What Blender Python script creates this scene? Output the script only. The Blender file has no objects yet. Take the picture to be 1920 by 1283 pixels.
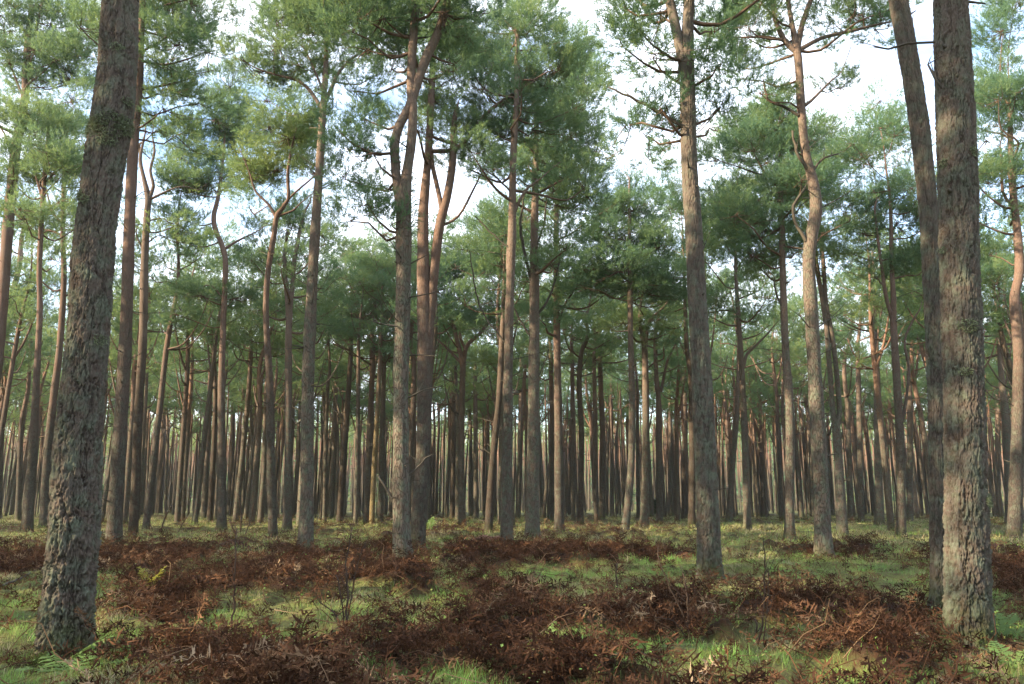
import bpy, math, random
import numpy as np
C = bpy.context.scene.collection
S = bpy.context.scene
R = math.radians

# ------------------------------------------------------------------ camera, sky, sun, exposure
F = 1493.0                      # focal length in photo pixels (28 mm on 36 mm, 1920 px wide)
PITCH = R(11.33)
EYE = 1.25
cam_d = bpy.data.cameras.new("camera")
cam_d.lens = 28.0; cam_d.sensor_width = 36.0
cam_d.clip_start = 0.05; cam_d.clip_end = 2000
cam = bpy.data.objects.new("camera", cam_d); C.objects.link(cam)
cam.location = (0, 0, EYE); cam.rotation_euler = (R(90) + PITCH, 0, 0)
S.camera = cam

SUN_EL, SUN_AZ = R(27.0), R(-112.0)       # azimuth from +Y, clockwise: the sun is on the left
sdir = np.array([math.sin(SUN_AZ) * math.cos(SUN_EL), math.cos(SUN_AZ) * math.cos(SUN_EL), math.sin(SUN_EL)])
sun_d = bpy.data.lights.new("sun", 'SUN'); sun_d.energy = 5.0; sun_d.angle = R(0.5); sun_d.color = (1.0, 0.82, 0.56)
sun = bpy.data.objects.new("sun", sun_d); C.objects.link(sun)
from mathutils import Vector
sun.rotation_euler = Vector(sdir.tolist()).to_track_quat('Z', 'Y').to_euler()

S.view_settings.view_transform = 'Standard'; S.view_settings.look = 'None'
S.view_settings.exposure = 2.05; S.view_settings.gamma = 1.0
S.cycles.max_bounces = 6; S.cycles.diffuse_bounces = 3; S.cycles.transmission_bounces = 4
S.cycles.volume_bounces = 0; S.cycles.transparent_max_bounces = 8
S.cycles.use_denoising = True

w = bpy.data.worlds.new("World"); S.world = w; w.use_nodes = True
nt = w.node_tree; nt.nodes.clear()
def N(t, typ, **k):
    n = t.nodes.new(typ)
    for a, b in k.items(): setattr(n, a, b)
    return n
out = N(nt, 'ShaderNodeOutputWorld'); bg = N(nt, 'ShaderNodeBackground')
sky = N(nt, 'ShaderNodeTexSky', sky_type='NISHITA', sun_disc=False)
sky.sun_elevation = SUN_EL; sky.sun_rotation = SUN_AZ; sky.air_density = 1.0; sky.dust_density = 1.0
tc = N(nt, 'ShaderNodeTexCoord')
mp = N(nt, 'ShaderNodeMapping'); mp.inputs['Scale'].default_value = (1.0, 1.0, 2.2)
nz = N(nt, 'ShaderNodeTexNoise'); nz.inputs['Scale'].default_value = 2.1; nz.inputs['Detail'].default_value = 7; nz.inputs['Roughness'].default_value = 0.55
rp = N(nt, 'ShaderNodeValToRGB'); rp.color_ramp.elements[0].position = 0.37; rp.color_ramp.elements[1].position = 0.57
mx = N(nt, 'ShaderNodeMix', data_type='RGBA'); mx.inputs['B'].default_value = (4.5, 4.8, 5.3, 1)
nt.links.new(tc.outputs['Generated'], mp.inputs['Vector']); nt.links.new(mp.outputs[0], nz.inputs['Vector'])
nt.links.new(nz.outputs['Fac'], rp.inputs[0]); nt.links.new(rp.outputs[0], mx.inputs['Factor'])
nt.links.new(sky.outputs[0], mx.inputs['A']); nt.links.new(mx.outputs['Result'], bg.inputs['Color'])
bg.inputs['Strength'].default_value = 0.15
nt.links.new(bg.outputs[0], out.inputs[0])

# ------------------------------------------------------------------ numpy helpers
rng = np.random.default_rng(7)
def hashf(ix, iy, seed=0):
    h = (ix.astype(np.int64) * 374761393 + iy.astype(np.int64) * 668265263 + seed * 974634541) & 0xFFFFFFFF
    h = ((h ^ (h >> 13)) * 1274126177) & 0xFFFFFFFF
    h = (h ^ (h >> 16)) & 0xFFFFFFFF
    h = (h * 2246822519) & 0xFFFFFFFF
    return ((h ^ (h >> 15)) & 0xFFFFFF) / float(0xFFFFFF)
def vnoise(x, y, seed=0, per=None):
    ix, iy = np.floor(x), np.floor(y); fx, fy = x - ix, y - iy
    fx = fx * fx * (3 - 2 * fx); fy = fy * fy * (3 - 2 * fy)
    w_ = (lambda a: np.mod(a, per)) if per else (lambda a: a)
    a = hashf(w_(ix), iy, seed); b = hashf(w_(ix + 1), iy, seed)
    c = hashf(w_(ix), iy + 1, seed); d = hashf(w_(ix + 1), iy + 1, seed)
    return (a * (1 - fx) + b * fx) * (1 - fy) + (c * (1 - fx) + d * fx) * fy
def fbm(x, y, seed=0, oct=4):
    s, amp, t = 0, 0.5, 0
    for o in range(oct):
        s = s + amp * vnoise(x * 2 ** o + o * 17.3, y * 2 ** o - o * 9.1, seed + o); t += amp; amp *= 0.5
    return s / t
def sstep(a, b, x):
    t = np.clip((x - a) / (b - a), 0, 1); return t * t * (3 - 2 * t)
def cells(u, v, per, seed):
    """F1, F2 and the nearest cell's random value; periodic in u"""
    iu, iv = np.floor(u), np.floor(v)
    f1 = np.full(u.shape, 9.0); f2 = np.full(u.shape, 9.0); idn = np.zeros(u.shape)
    for du in (-1, 0, 1):
        for dv in (-1, 0, 1):
            cu, cv = iu + du, iv + dv; cw = np.mod(cu, per)
            px = cu + 0.1 + 0.8 * hashf(cw, cv, seed); py = cv + 0.1 + 0.8 * hashf(cw, cv, seed + 5)
            d = np.hypot(u - px, v - py); r = hashf(cw, cv, seed + 9)
            near = d < f1
            f2 = np.where(near, f1, np.minimum(f2, d)); idn = np.where(near, r, idn); f1 = np.where(near, d, f1)
    return f1, f2, idn
def unit(v): return v / (np.linalg.norm(v, axis=-1, keepdims=True) + 1e-9)

class Mesh:
    """collects vertices and polygons of any size with one float per vertex (tint) and a material per face"""
    def __init__(s): s.v = []; s.f = []; s.t = []; s.n = 0
    def add(s, V, faces, tint=0.5, mat=0, smooth=True):
        V = np.asarray(V, float).reshape(-1, 3)
        s.t.append(np.broadcast_to(np.asarray(tint, float), (len(V),)).copy())
        for fc in (faces if isinstance(faces, list) else [faces]):
            fc = np.asarray(fc, np.int64)
            if len(fc): s.f.append((fc + s.n, mat, smooth))
        s.v.append(V); s.n += len(V)
    def build(s, name, mats, parent=None, link=True):
        V = np.concatenate(s.v); me = bpy.data.meshes.new(name)
        lv = np.concatenate([f.ravel() for f, _, _ in s.f]); lt = np.concatenate([np.full(len(f), f.shape[1]) for f, _, _ in s.f])
        mi = np.concatenate([np.full(len(f), m) for f, m, _ in s.f]); sm = np.concatenate([np.full(len(f), k) for f, _, k in s.f])
        me.vertices.add(len(V)); me.vertices.foreach_set('co', V.astype(np.float32).ravel())
        me.loops.add(len(lv)); me.loops.foreach_set('vertex_index', lv.astype(np.int32))
        me.polygons.add(len(lt)); st = np.concatenate([[0], np.cumsum(lt)[:-1]])
        me.polygons.foreach_set('loop_start', st.astype(np.int32)); me.polygons.foreach_set('loop_total', lt.astype(np.int32))
        me.polygons.foreach_set('material_index', mi.astype(np.int32)); me.polygons.foreach_set('use_smooth', sm.astype(bool))
        a = me.attributes.new('tint', 'FLOAT', 'POINT'); a.data.foreach_set('value', np.concatenate(s.t).astype(np.float32))
        for m in mats: me.materials.append(m)
        me.update(calc_edges=True)
        o = bpy.data.objects.new(name, me)
        if link: C.objects.link(o)
        if parent: o.parent = parent
        return o

def resample(P, step):
    """Catmull-Rom through rows of P (xyz + radius), about one row per step"""
    P = np.asarray(P, float)
    if len(P) < 2: return P
    Q = np.vstack([2 * P[0] - P[1], P, 2 * P[-1] - P[-2]]); outp = []
    for i in range(1, len(Q) - 2):
        p0, p1, p2, p3 = Q[i - 1], Q[i], Q[i + 1], Q[i + 2]
        n = max(1, int(np.linalg.norm((p2 - p1)[:3]) / step)); t = (np.arange(n) / n)[:, None]
        outp.append(0.5 * (2 * p1 + (p2 - p0) * t + (2 * p0 - 5 * p1 + 4 * p2 - p3) * t ** 2 + (3 * p1 - p0 - 3 * p2 + p3) * t ** 3))
    outp.append(P[-1:]); r = np.vstack(outp); r[:, 3] = np.maximum(r[:, 3], 0.002); return r
def frames(P):
    T = unit(np.gradient(P[:, :3], axis=0)); X = np.zeros_like(T)
    x = np.array([1.0, 0, 0]) if abs(T[0, 0]) < 0.9 else np.array([0, 1.0, 0])
    for i in range(len(T)):
        x = x - T[i] * (x @ T[i]); x = x / np.linalg.norm(x); X[i] = x
    return T, X, np.cross(T, X)
def tube(M, P, seg=8, tint=0.5, mat=0, cap=True):
    P = np.asarray(P, float); n = len(P)
    if n < 2: return
    T, X, Y = frames(P); a = np.arange(seg) / seg * 2 * math.pi
    V = P[:, None, :3] + P[:, None, 3:4] * (np.cos(a)[None, :, None] * X[:, None] + np.sin(a)[None, :, None] * Y[:, None])
    i = np.arange(n - 1)[:, None] * seg; j = np.arange(seg)[None]; k = (j + 1) % seg
    q = np.stack([i + j, i + k, i + seg + k, i + seg + j], -1).reshape(-1, 4)
    fs = [q]
    V = V.reshape(-1, 3)
    if cap: fs.append((np.arange(seg) + (n - 1) * seg)[None])
    M.add(V, fs, tint, mat)

# ------------------------------------------------------------------ materials
def new_mat(name):
    m = bpy.data.materials.new(name); m.use_nodes = True; t = m.node_tree; b = t.nodes['Principled BSDF']
    b.inputs['Roughness'].default_value = 0.85; b.inputs['Specular IOR Level'].default_value = 0.2
    return m, t, b
def ramp(t, src, stops):
    r = N(t, 'ShaderNodeValToRGB'); e = r.color_ramp.elements
    while len(e) < len(stops): e.new(0.5)
    for el, (p, c) in zip(e, stops): el.position = p; el.color = (*c, 1) if len(c) == 3 else c
    t.links.new(src, r.inputs[0]); return r.outputs[0]
def noise(t, vec, scale, detail=4, rough=0.55):
    n = N(t, 'ShaderNodeTexNoise'); n.inputs['Scale'].default_value = scale; n.inputs['Detail'].default_value = detail
    n.inputs['Roughness'].default_value = rough
    if vec is not None: t.links.new(vec, n.inputs['Vector'])
    return n.outputs['Fac']
def mixc(t, f, a, b):
    m = N(t, 'ShaderNodeMix', data_type='RGBA')
    for k, v in (('Factor', f), ('A', a), ('B', b)):
        s = m.inputs[k]
        if isinstance(v, (int, float)): s.default_value = v
        elif isinstance(v, tuple): s.default_value = (*v, 1)
        else: t.links.new(v, s)
    return m.outputs['Result']
def math_(t, op, a, b=None, c=None):
    m = N(t, 'ShaderNodeMath', operation=op)
    for i, v in enumerate((a, b, c)):
        if v is None: continue
        if isinstance(v, (int, float)): m.inputs[i].default_value = v
        else: t.links.new(v, m.inputs[i])
    return m.outputs[0]
def attr(t, name):
    a = N(t, 'ShaderNodeAttribute'); a.attribute_name = name; return a.outputs['Fac']
def rnd(t): return N(t, 'ShaderNodeObjectInfo').outputs['Random']
def mrange(t, v, a, b, c=0.0, d=1.0):
    m = N(t, 'ShaderNodeMapRange'); m.inputs[1].default_value = a; m.inputs[2].default_value = b
    m.inputs[3].default_value = c; m.inputs[4].default_value = d; t.links.new(v, m.inputs[0]); return m.outputs[0]

def bark_material(name, near=False, z0=3.0, z1=8.5, lich=0.5, low=(0.118, 0.103, 0.088), up=(0.17, 0.108, 0.083)):
    m, t, b = new_mat(name); co = N(t, 'ShaderNodeTexCoord').outputs['Object']
    sep = N(t, 'ShaderNodeSeparateXYZ'); t.links.new(co, sep.inputs[0])
    off = N(t, 'ShaderNodeVectorMath', operation='ADD'); t.links.new(co, off.inputs[0])
    rv = N(t, 'ShaderNodeCombineXYZ'); r13 = math_(t, 'MULTIPLY', rnd(t), 37.0)
    for i in range(3): t.links.new(r13, rv.inputs[i])
    t.links.new(rv.outputs[0], off.inputs[1]); vec = off.outputs[0]
    hfac = math_(t, 'ADD', mrange(t, sep.outputs[2], z0, z1), math_(t, 'MULTIPLY', math_(t, 'SUBTRACT', noise(t, vec, 1.1, 3), 0.5), 0.9))
    hc = N(t, 'ShaderNodeClamp'); t.links.new(hfac, hc.inputs[0]); hfac = hc.outputs[0]
    if near: crack = attr(t, 'tint'); b_in = crack
    else:
        mp_ = N(t, 'ShaderNodeMapping'); mp_.inputs['Scale'].default_value = (1, 1, 0.30); t.links.new(vec, mp_.inputs[0])
        dist = N(t, 'ShaderNodeTexNoise'); dist.inputs['Scale'].default_value = 6; t.links.new(mp_.outputs[0], dist.inputs['Vector'])
        ad = N(t, 'ShaderNodeMix', data_type='VECTOR'); ad.inputs['Factor'].default_value = 0.16
        t.links.new(mp_.outputs[0], ad.inputs['A']); t.links.new(dist.outputs['Color'], ad.inputs['B'])
        vo = N(t, 'ShaderNodeTexVoronoi', feature='DISTANCE_TO_EDGE'); vo.inputs['Scale'].default_value = 25
        t.links.new(ad.outputs['Result'], vo.inputs['Vector'])
        crack = mrange(t, vo.outputs['Distance'], 0.0, 0.11); b_in = crack
    pv = N(t, 'ShaderNodeTexVoronoi'); pv.inputs['Scale'].default_value = 13; t.links.new(vec, pv.inputs['Vector'])
    bw = N(t, 'ShaderNodeRGBToBW'); t.links.new(pv.outputs['Color'], bw.inputs[0])
    fine = noise(t, vec, 55, 5, 0.7); big = noise(t, vec, 2.2, 4)
    d = lambda c, k: tuple(x * k for x in c); low = d(low, 0.84); up = d(up, 0.88)
    lowc = mixc(t, fine, d(low, 0.62), d(low, 1.35))
    lowc = mixc(t, bw.outputs[0], lowc, (low[0] * 1.05, low[1] * 0.86, low[2] * 0.8))
    upc = mixc(t, fine, d(up, 0.7), d(up, 1.35)); upc = mixc(t, math_(t, 'MULTIPLY', big, 0.8), upc, (0.165, 0.132, 0.112))
    colr = mixc(t, hfac, lowc, upc)
    lm = math_(t, 'MULTIPLY', ramp(t, noise(t, vec, 7, 6, 0.65), [(0.45, (0, 0, 0)), (0.62, (1, 1, 1))]), math_(t, 'SUBTRACT', 1.0, math_(t, 'MULTIPLY', hfac, 0.8)))
    if near:
        sp = math_(t, 'MULTIPLY', ramp(t, noise(t, vec, 34, 3, 0.6), [(0.60, (0, 0, 0)), (0.66, (1, 1, 1))]), ramp(t, noise(t, vec, 3.1, 3), [(0.42, (0, 0, 0)), (0.6, (1, 1, 1))])); lm = math_(t, 'MAXIMUM', lm, sp)
    lm = math_(t, 'MULTIPLY', lm, lich)
    colr = mixc(t, lm, colr, mixc(t, fine, (0.07, 0.09, 0.064), (0.145, 0.172, 0.125)))
    cd = math_(t, 'MULTIPLY', math_(t, 'SUBTRACT', 1.0, crack), mrange(t, hfac, 0, 1, 0.85 if near else 0.62, 0.25))
    colr = mixc(t, cd, colr, (0.034, 0.025, 0.021))
    foot = math_(t, 'MULTIPLY', mrange(t, sep.outputs[2], 0.45, 0.05), ramp(t, noise(t, vec, 4.5, 5, 0.65), [(0.38, (0, 0, 0)), (0.62, (1, 1, 1))]))
    colr = mixc(t, math_(t, 'MULTIPLY', foot, 0.8), colr, mixc(t, fine, (0.045, 0.06, 0.018), (0.11, 0.13, 0.04)))
    t.links.new(colr, b.inputs['Base Color'])
    bp = N(t, 'ShaderNodeBump'); bp.inputs['Distance'].default_value = 0.012 if near else 0.03
    hh = math_(t, 'ADD', math_(t, 'MULTIPLY', fine, 0.5), math_(t, 'MULTIPLY', b_in, 0.0 if near else 1.0))
    t.links.new(mrange(t, hfac, 0, 1, 0.8, 0.45), bp.inputs['Strength'])
    t.links.new(hh, bp.inputs['Height']); t.links.new(bp.outputs[0], b.inputs['Normal'])
    b.inputs['Roughness'].default_value = 0.95; b.inputs['Specular IOR Level'].default_value = 0.1
    return m
BARK_NEAR = bark_material("bark_fissured", near=True, z0=3.0, z1=12.0, lich=0.75, low=(0.108, 0.099, 0.085), up=(0.135, 0.103, 0.086))
BARK = bark_material("bark_pine", z0=3.5, z1=9.0, lich=0.75)
BARK_RED = bark_material("bark_pine_reddish", z0=2.5, z1=9.0, lich=0.5, low=(0.088, 0.079, 0.069), up=(0.165, 0.088, 0.063))
BARK_PALE = bark_material("bark_pine_pale", z0=4.5, z1=10.5, lich=0.8, low=(0.145, 0.130, 0.110))
BARK_FAR = bark_material("bark_pine_orange_topped", z0=3.8, z1=7.5, lich=0.5, low=(0.125, 0.108, 0.09), up=(0.24, 0.118, 0.075))
BARK_DARK = bark_material("bark_pine_dark", z0=4.0, z1=9.0, lich=0.25, low=(0.07, 0.057, 0.047), up=(0.12, 0.08, 0.058))
BARK_YEL = bark_material("bark_pine_mossy", z0=4.0, z1=9.0, lich=0.3, low=(0.19, 0.155, 0.075))

def wood_material(name, c0, c1):
    m, t, b = new_mat(name); co = N(t, 'ShaderNodeTexCoord').outputs['Object']
    t.links.new(mixc(t, noise(t, co, 9, 5), c0, c1), b.inputs['Base Color']); return m
TWIG = wood_material("twig_bark", (0.06, 0.042, 0.032), (0.17, 0.105, 0.072))
DARK_TWIG = wood_material("sapling_bark", (0.03, 0.02, 0.016), (0.075, 0.05, 0.036))
DEAD = wood_material("dead_wood", (0.034, 0.028, 0.022), (0.10, 0.086, 0.066))

def leaf_material(name, stops, transl=0.35, tcol=(0.2, 0.24, 0.05), rough=0.6, noise_amt=0.35, objr=0.25, spec=0.25):
    m, t, b = new_mat(name); geo = N(t, 'ShaderNodeNewGeometry').outputs['Position']
    f = math_(t, 'ADD', math_(t, 'MULTIPLY', attr(t, 'tint'), 1.0 - noise_amt - objr),
              math_(t, 'ADD', math_(t, 'MULTIPLY', noise(t, geo, 0.9, 3), noise_amt), math_(t, 'MULTIPLY', rnd(t), objr)))
    col = ramp(t, f, stops); t.links.new(col, b.inputs['Base Color'])
    b.inputs['Roughness'].default_value = rough; b.inputs['Specular IOR Level'].default_value = spec
    tr = N(t, 'ShaderNodeBsdfTranslucent'); t.links.new(mixc(t, 0.5, col, tcol), tr.inputs[0])
    ms = N(t, 'ShaderNodeMixShader'); ms.inputs[0].default_value = transl
    t.links.new(b.outputs[0], ms.inputs[1]); t.links.new(tr.outputs[0], ms.inputs[2])
    t.links.new(ms.outputs[0], t.nodes['Material Output'].inputs['Surface']); return m
NEEDLE = leaf_material("pine_needles", [(0.15, (0.046, 0.112, 0.088)), (0.5, (0.088, 0.168, 0.100)), (0.82, (0.19, 0.235, 0.085)), (1.0, (0.27, 0.27, 0.085))], 0.52, (0.24, 0.32, 0.08))  # yellow end also carries the painted sunlit look of farther crowns
GRASS = leaf_material("grass_blades", [(0.0, (0.17, 0.35, 0.08)), (0.30, (0.17, 0.28, 0.066)), (0.58, (0.22, 0.235, 0.075)), (0.78, (0.31, 0.255, 0.12)), (1.0, (0.48, 0.40, 0.26))], 0.25, (0.2, 0.3, 0.06), 0.55, 0.0, 0.0)
BRACK = leaf_material("dead_bracken", [(0.0, (0.016, 0.009, 0.006)), (0.35, (0.054, 0.027, 0.017)), (0.66, (0.122, 0.062, 0.035)), (0.86, (0.20, 0.13, 0.08)), (1.0, (0.36, 0.27, 0.18))], 0.12, (0.2, 0.1, 0.05), 0.9, 0.1, 0.0, 0.04)
FERN = leaf_material("fern_green", [(0.0, (0.07, 0.13, 0.035)), (1.0, (0.13, 0.20, 0.055))], 0.3, (0.2, 0.3, 0.08), 0.5, 0.1, 0.2)
FERN_Y = leaf_material("fern_yellowing", [(0.0, (0.09, 0.105, 0.015)), (1.0, (0.19, 0.18, 0.025))], 0.3, (0.3, 0.3, 0.05), 0.5, 0.1, 0.2)
MOSS = leaf_material("moss", [(0.0, (0.05, 0.075, 0.02)), (0.5, (0.12, 0.15, 0.03)), (1.0, (0.2, 0.22, 0.05))], 0.2, (0.25, 0.28, 0.06), 0.7, 0.2, 0.1)
LICHEN = leaf_material("grey_lichen", [(0.0, (0.09, 0.115, 0.06)), (1.0, (0.2, 0.23, 0.14))], 0.15, (0.2, 0.22, 0.1), 0.8, 0.2, 0.0)
HOLLY = leaf_material("evergreen_leaf", [(0.0, (0.012, 0.03, 0.016)), (1.0, (0.03, 0.065, 0.03))], 0.1, (0.05, 0.1, 0.03), 0.35, 0.2, 0.2)

# ------------------------------------------------------------------ photo pixels to places on the ground
CP, SP = math.cos(PITCH), math.sin(PITCH)
def ray(px, py):
    a, b = (px - 960) / F, (641.5 - py) / F
    return np.array([a, CP - b * SP, SP + b * CP])
def at(px, py, D):
    d = ray(px, py); return np.array([0, 0, EYE]) + d * (D / d[1])
def onground(px, py):
    d = ray(px, py); t = -EYE / min(d[2], -0.004); return d[0] * t, d[1] * t
def pxm(w, P):
    zf = P[1] * CP + (P[2] - EYE) * SP; return w / F * zf / math.sqrt(1 + (P[0] / zf) ** 2)      # width of w photo pixels at P in metres

# patches of ground cover seen in the photo: (x, y, rx, ry) in photo pixels, amount
BR = [(250,1050,170,22,1.0),(60,1075,110,26,1.0),(430,1085,120,20,.9),(280,1172,100,24,.9),(680,1215,150,24,1.0),(560,1252,330,22,1.0),(150,1240,120,14,.9),
      (1010,1170,170,38,1.25),(950,1120,90,16,.9),(1400,1165,330,24,1.15),(1620,1150,130,24,1.0),(1560,1086,70,12,.9),(1650,1042,120,16,.9),(1470,1035,60,10,.7),(1250,1128,120,9,.6),
      (1640,1250,200,18,1.0),(1850,1230,110,28,1.0),(730,1085,80,24,1.1),(620,1040,170,13,.9),(960,1045,130,13,.9),(1160,1050,110,13,1.0),(1000,1250,150,14,.9),
      (1880,1075,60,22,.8),(1890,1040,60,10,.7),(330,1020,140,10,.7),(860,1000,90,8,.6),(1200,1000,160,8,.6),(840,1108,130,10,.8),(560,1080,90,14,.8),(350,1115,110,12,.6),(1900,1130,60,22,.7)]
GR = [(925,1092,120,15,1.2),(1130,1090,170,15,1.0),(805,1155,75,26,1.5),(560,1212,110,17,1.3),(1330,1248,150,30,1.5),(1120,1218,120,17,1.1),(30,1140,60,30,1.1),(1450,1085,230,26,1.1),
      (1370,1110,190,16,.9),(1480,1060,60,20,.7),(1300,1035,60,14,.4),(460,1140,70,18,.7),(640,1165,110,24,.45),(1080,1025,90,8,.7),(900,1010,60,6,.5),(1640,1070,130,10,.7),(1580,1000,260,14,.6),
      (1900,1010,60,10,.5),(1560,1225,100,9,.5),(960,1190,40,18,.0),(100,1010,120,10,.4)]
def _ell(L):
    r = []
    for (cx, cy, rx, ry, a) in L:
        x, y = onground(cx, cy); y0 = onground(cx, cy + ry)[1]; y1 = onground(cx, max(cy - ry, 950))[1]
        r.append((x, y, rx / F * y, 0.5 * (y1 - y0), a))
    return r
BRW, GRW = _ell(BR), _ell(GR)
def _sum(L, x, y):
    s = np.zeros_like(x)
    for cx, cy, rx, ry, a in L: s = np.maximum(s, a * np.exp(-(((x - cx) / rx) ** 2 + ((y - cy) / ry) ** 2) ** 1.3 * 0.9))
    return s
def cover(x, y):
    """bracken (1) against grass (0)"""
    n = fbm(x * 0.55, y * 0.4, 3, 4); n2 = fbm(x * 2.3, y * 2.3, 21, 3)
    b = 0.14 + (n - 0.5) * 1.4 + (n2 - 0.5) * 2.1 + 0.56 * _sum(BRW, x, y) - 1.35 * _sum(GRW, x, y)
    return sstep(0.25, 0.75, b)
FEET = [onground(*p) for p in ((117, 1236), (1818, 1212), (1764, 1150), (1330, 1090), (757, 1066), (1545, 1050), (572, 1039), (212, 1034), (950, 1028), (998, 1014))]
def height(x, y):
    b = cover(x, y)
    h = 0.10 * (fbm(x * 0.35, y * 0.35, 40, 3) - 0.5) + 0.16 * (fbm(x * 1.2, y * 1.2, 44, 3) - 0.5)
    h = h + b * 0.25 * sstep(0.25, 0.8, fbm(x * 1.5, y * 1.5, 60, 3)) + 0.07 * b * (fbm(x * 5, y * 5, 66, 2) - 0.5)
    h = h + 0.10 * (1 - b) * sstep(0.5, 0.7, fbm(x * 2.2, y * 2.2, 63, 2))
    for fx, fy in FEET: h = h * (1 - 0.95 * np.exp(-((x - fx) ** 2 / 0.9 + (y + 0.55 - fy) ** 2 / 1.5)))
    d = np.hypot(x, y); return h * (1 - sstep(60, 120, d) * 0.6) + 30.0 * sstep(120, 440, d)
def hz(x, y): return float(height(np.array([float(x)]), np.array([float(y)]))[0])

def tag(o, label=None, cat=None, group=None, kind=None):
    for k, v in (('label', label), ('category', cat), ('group', group), ('kind', kind)):
        if v: o[k] = v
    return o
def empty(name, loc, rz=0.0):
    o = bpy.data.objects.new(name, None); C.objects.link(o); o.location = loc; o.rotation_euler = (0, 0, rz); o.empty_display_size = 0.2; return o

# ------------------------------------------------------------------ the ground sheet
def axis(lo, flo, fhi, hi, step, grow=1.13):
    a = list(np.arange(flo, fhi + 1e-6, step)); s = step
    while a[-1] < hi: s *= grow; a.append(a[-1] + s)
    s = step
    while a[0] > lo: s *= grow; a.insert(0, a[0] - s)
    return np.array(a)
gx = axis(-600, -9, 9, 600, 0.07, 1.05); gy = axis(-600, 4.5, 17, 600, 0.07, 1.04)
X, Y = np.meshgrid(gx, gy); Z = height(X.ravel(), Y.ravel()); nx, ny = len(gx), len(gy)
i = np.arange(ny - 1)[:, None] * nx; j = np.arange(nx - 1)[None]
gm = Mesh(); gm.add(np.stack([X.ravel(), Y.ravel(), Z], 1), np.stack([i + j, i + j + 1, i + nx + j + 1, i + nx + j], -1).reshape(-1, 4), cover(X.ravel(), Y.ravel()))
m, t, b = new_mat("forest_floor"); co = N(t, 'ShaderNodeTexCoord').outputs['Object']
f1 = noise(t, co, 18, 6, 0.7); f2 = noise(t, co, 2.5, 5, 0.6); f3 = noise(t, co, 60, 4, 0.7)
gcol = mixc(t, f2, (0.085, 0.15, 0.03), (0.165, 0.145, 0.055)); gcol = mixc(t, ramp(t, f1, [(0.4, (0, 0, 0)), (0.65, (1, 1, 1))]), gcol, (0.07, 0.05, 0.028))
bcol = ramp(t, f1, [(0.3, (0.014, 0.008, 0.006)), (0.55, (0.045, 0.021, 0.012)), (0.75, (0.09, 0.04, 0.02))])
t.links.new(mixc(t, attr(t, 'tint'), gcol, bcol), b.inputs['Base Color'])
bp = N(t, 'ShaderNodeBump'); bp.inputs['Distance'].default_value = 0.05; bp.inputs['Strength'].default_value = 0.9
t.links.new(math_(t, 'ADD', f1, math_(t, 'MULTIPLY', f3, 0.4)), bp.inputs['Height']); t.links.new(bp.outputs[0], b.inputs['Normal'])
b.inputs['Roughness'].default_value = 0.95
tag(gm.build('ground', [m]), kind='structure')

# ------------------------------------------------------------------ pine foliage
def spray(r, L=0.5, nsh=8, nbl=14, bl=0.10, bw=0.010):
    """one leafy branchlet along +X as an array of needle triangles (n,3,3)"""
    tris = []
    for k in range(nsh):
        u = 0.25 + 0.75 * k / max(1, nsh - 1); side = (-1) ** k * (1 - u * 0.75)
        st = np.array([L * u * 0.85, side * 0.26 * L, r.normal() * 0.05])
        d = unit(np.array([0.75 + 0.5 * u, side * 1.0 + r.normal() * 0.2, 0.35 + r.normal() * 0.25]))
        sl = L * r.uniform(0.20, 0.36)
        for q in range(nbl):
            p = st + d * sl * ((q + r.random()) / nbl)
            rad = r.normal(size=3); rad = unit(rad - d * (rad @ d))
            nd = unit(d * r.uniform(0.5, 1.1) + rad * r.uniform(0.6, 1.0) + np.array([0, 0, 0.1])); l = bl * r.uniform(0.7, 1.2)
            sd = unit(np.cross(nd, r.normal(size=3))) * bw * 0.5
            tris.append([p - sd, p + sd, p + nd * l])
    return np.array(tris)
rs = np.random.default_rng(3)
SPR_HI = [spray(rs, 0.52, 9, 14, 0.130, 0.0125) for _ in range(4)]
SPR_MID = [spray(rs, 0.58, 8, 9, 0.155, 0.019) for _ in range(4)]
SPR_LO = [spray(rs, 0.65, 6, 9, 0.20, 0.027) for _ in range(4)]
SPR_FAR = [spray(rs, 1.1, 4, 4, 0.36, 0.11) for _ in range(3)]

def put_sprays(M, P, Dv, sc, sprs, r, mat=0, tint=None):
    """needle sprays at points P heading along Dv"""
    if not len(P): return
    Dv = unit(Dv); up = np.array([0, 0, 1.0]) + r.normal(0, 0.35, P.shape)
    Yv = unit(np.cross(up, Dv)); Zv = np.cross(Dv, Yv); Rm = np.stack([Dv, Yv, Zv], -1)
    which = r.integers(0, len(sprs), len(P))
    tint = r.random(len(P)) if tint is None else tint
    for k, sp in enumerate(sprs):
        s = which == k
        if not s.any(): continue
        V = np.einsum('nij,tj->nti', Rm[s], sp.reshape(-1, 3)) * sc[s][:, None, None] + P[s][:, None]
        tt = np.repeat(np.clip(tint[s], 0, 1), sp.shape[0] * 3); V = V.reshape(-1, 3)
        M.add(V, np.arange(len(V)).reshape(-1, 3), tt, mat, False)

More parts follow.
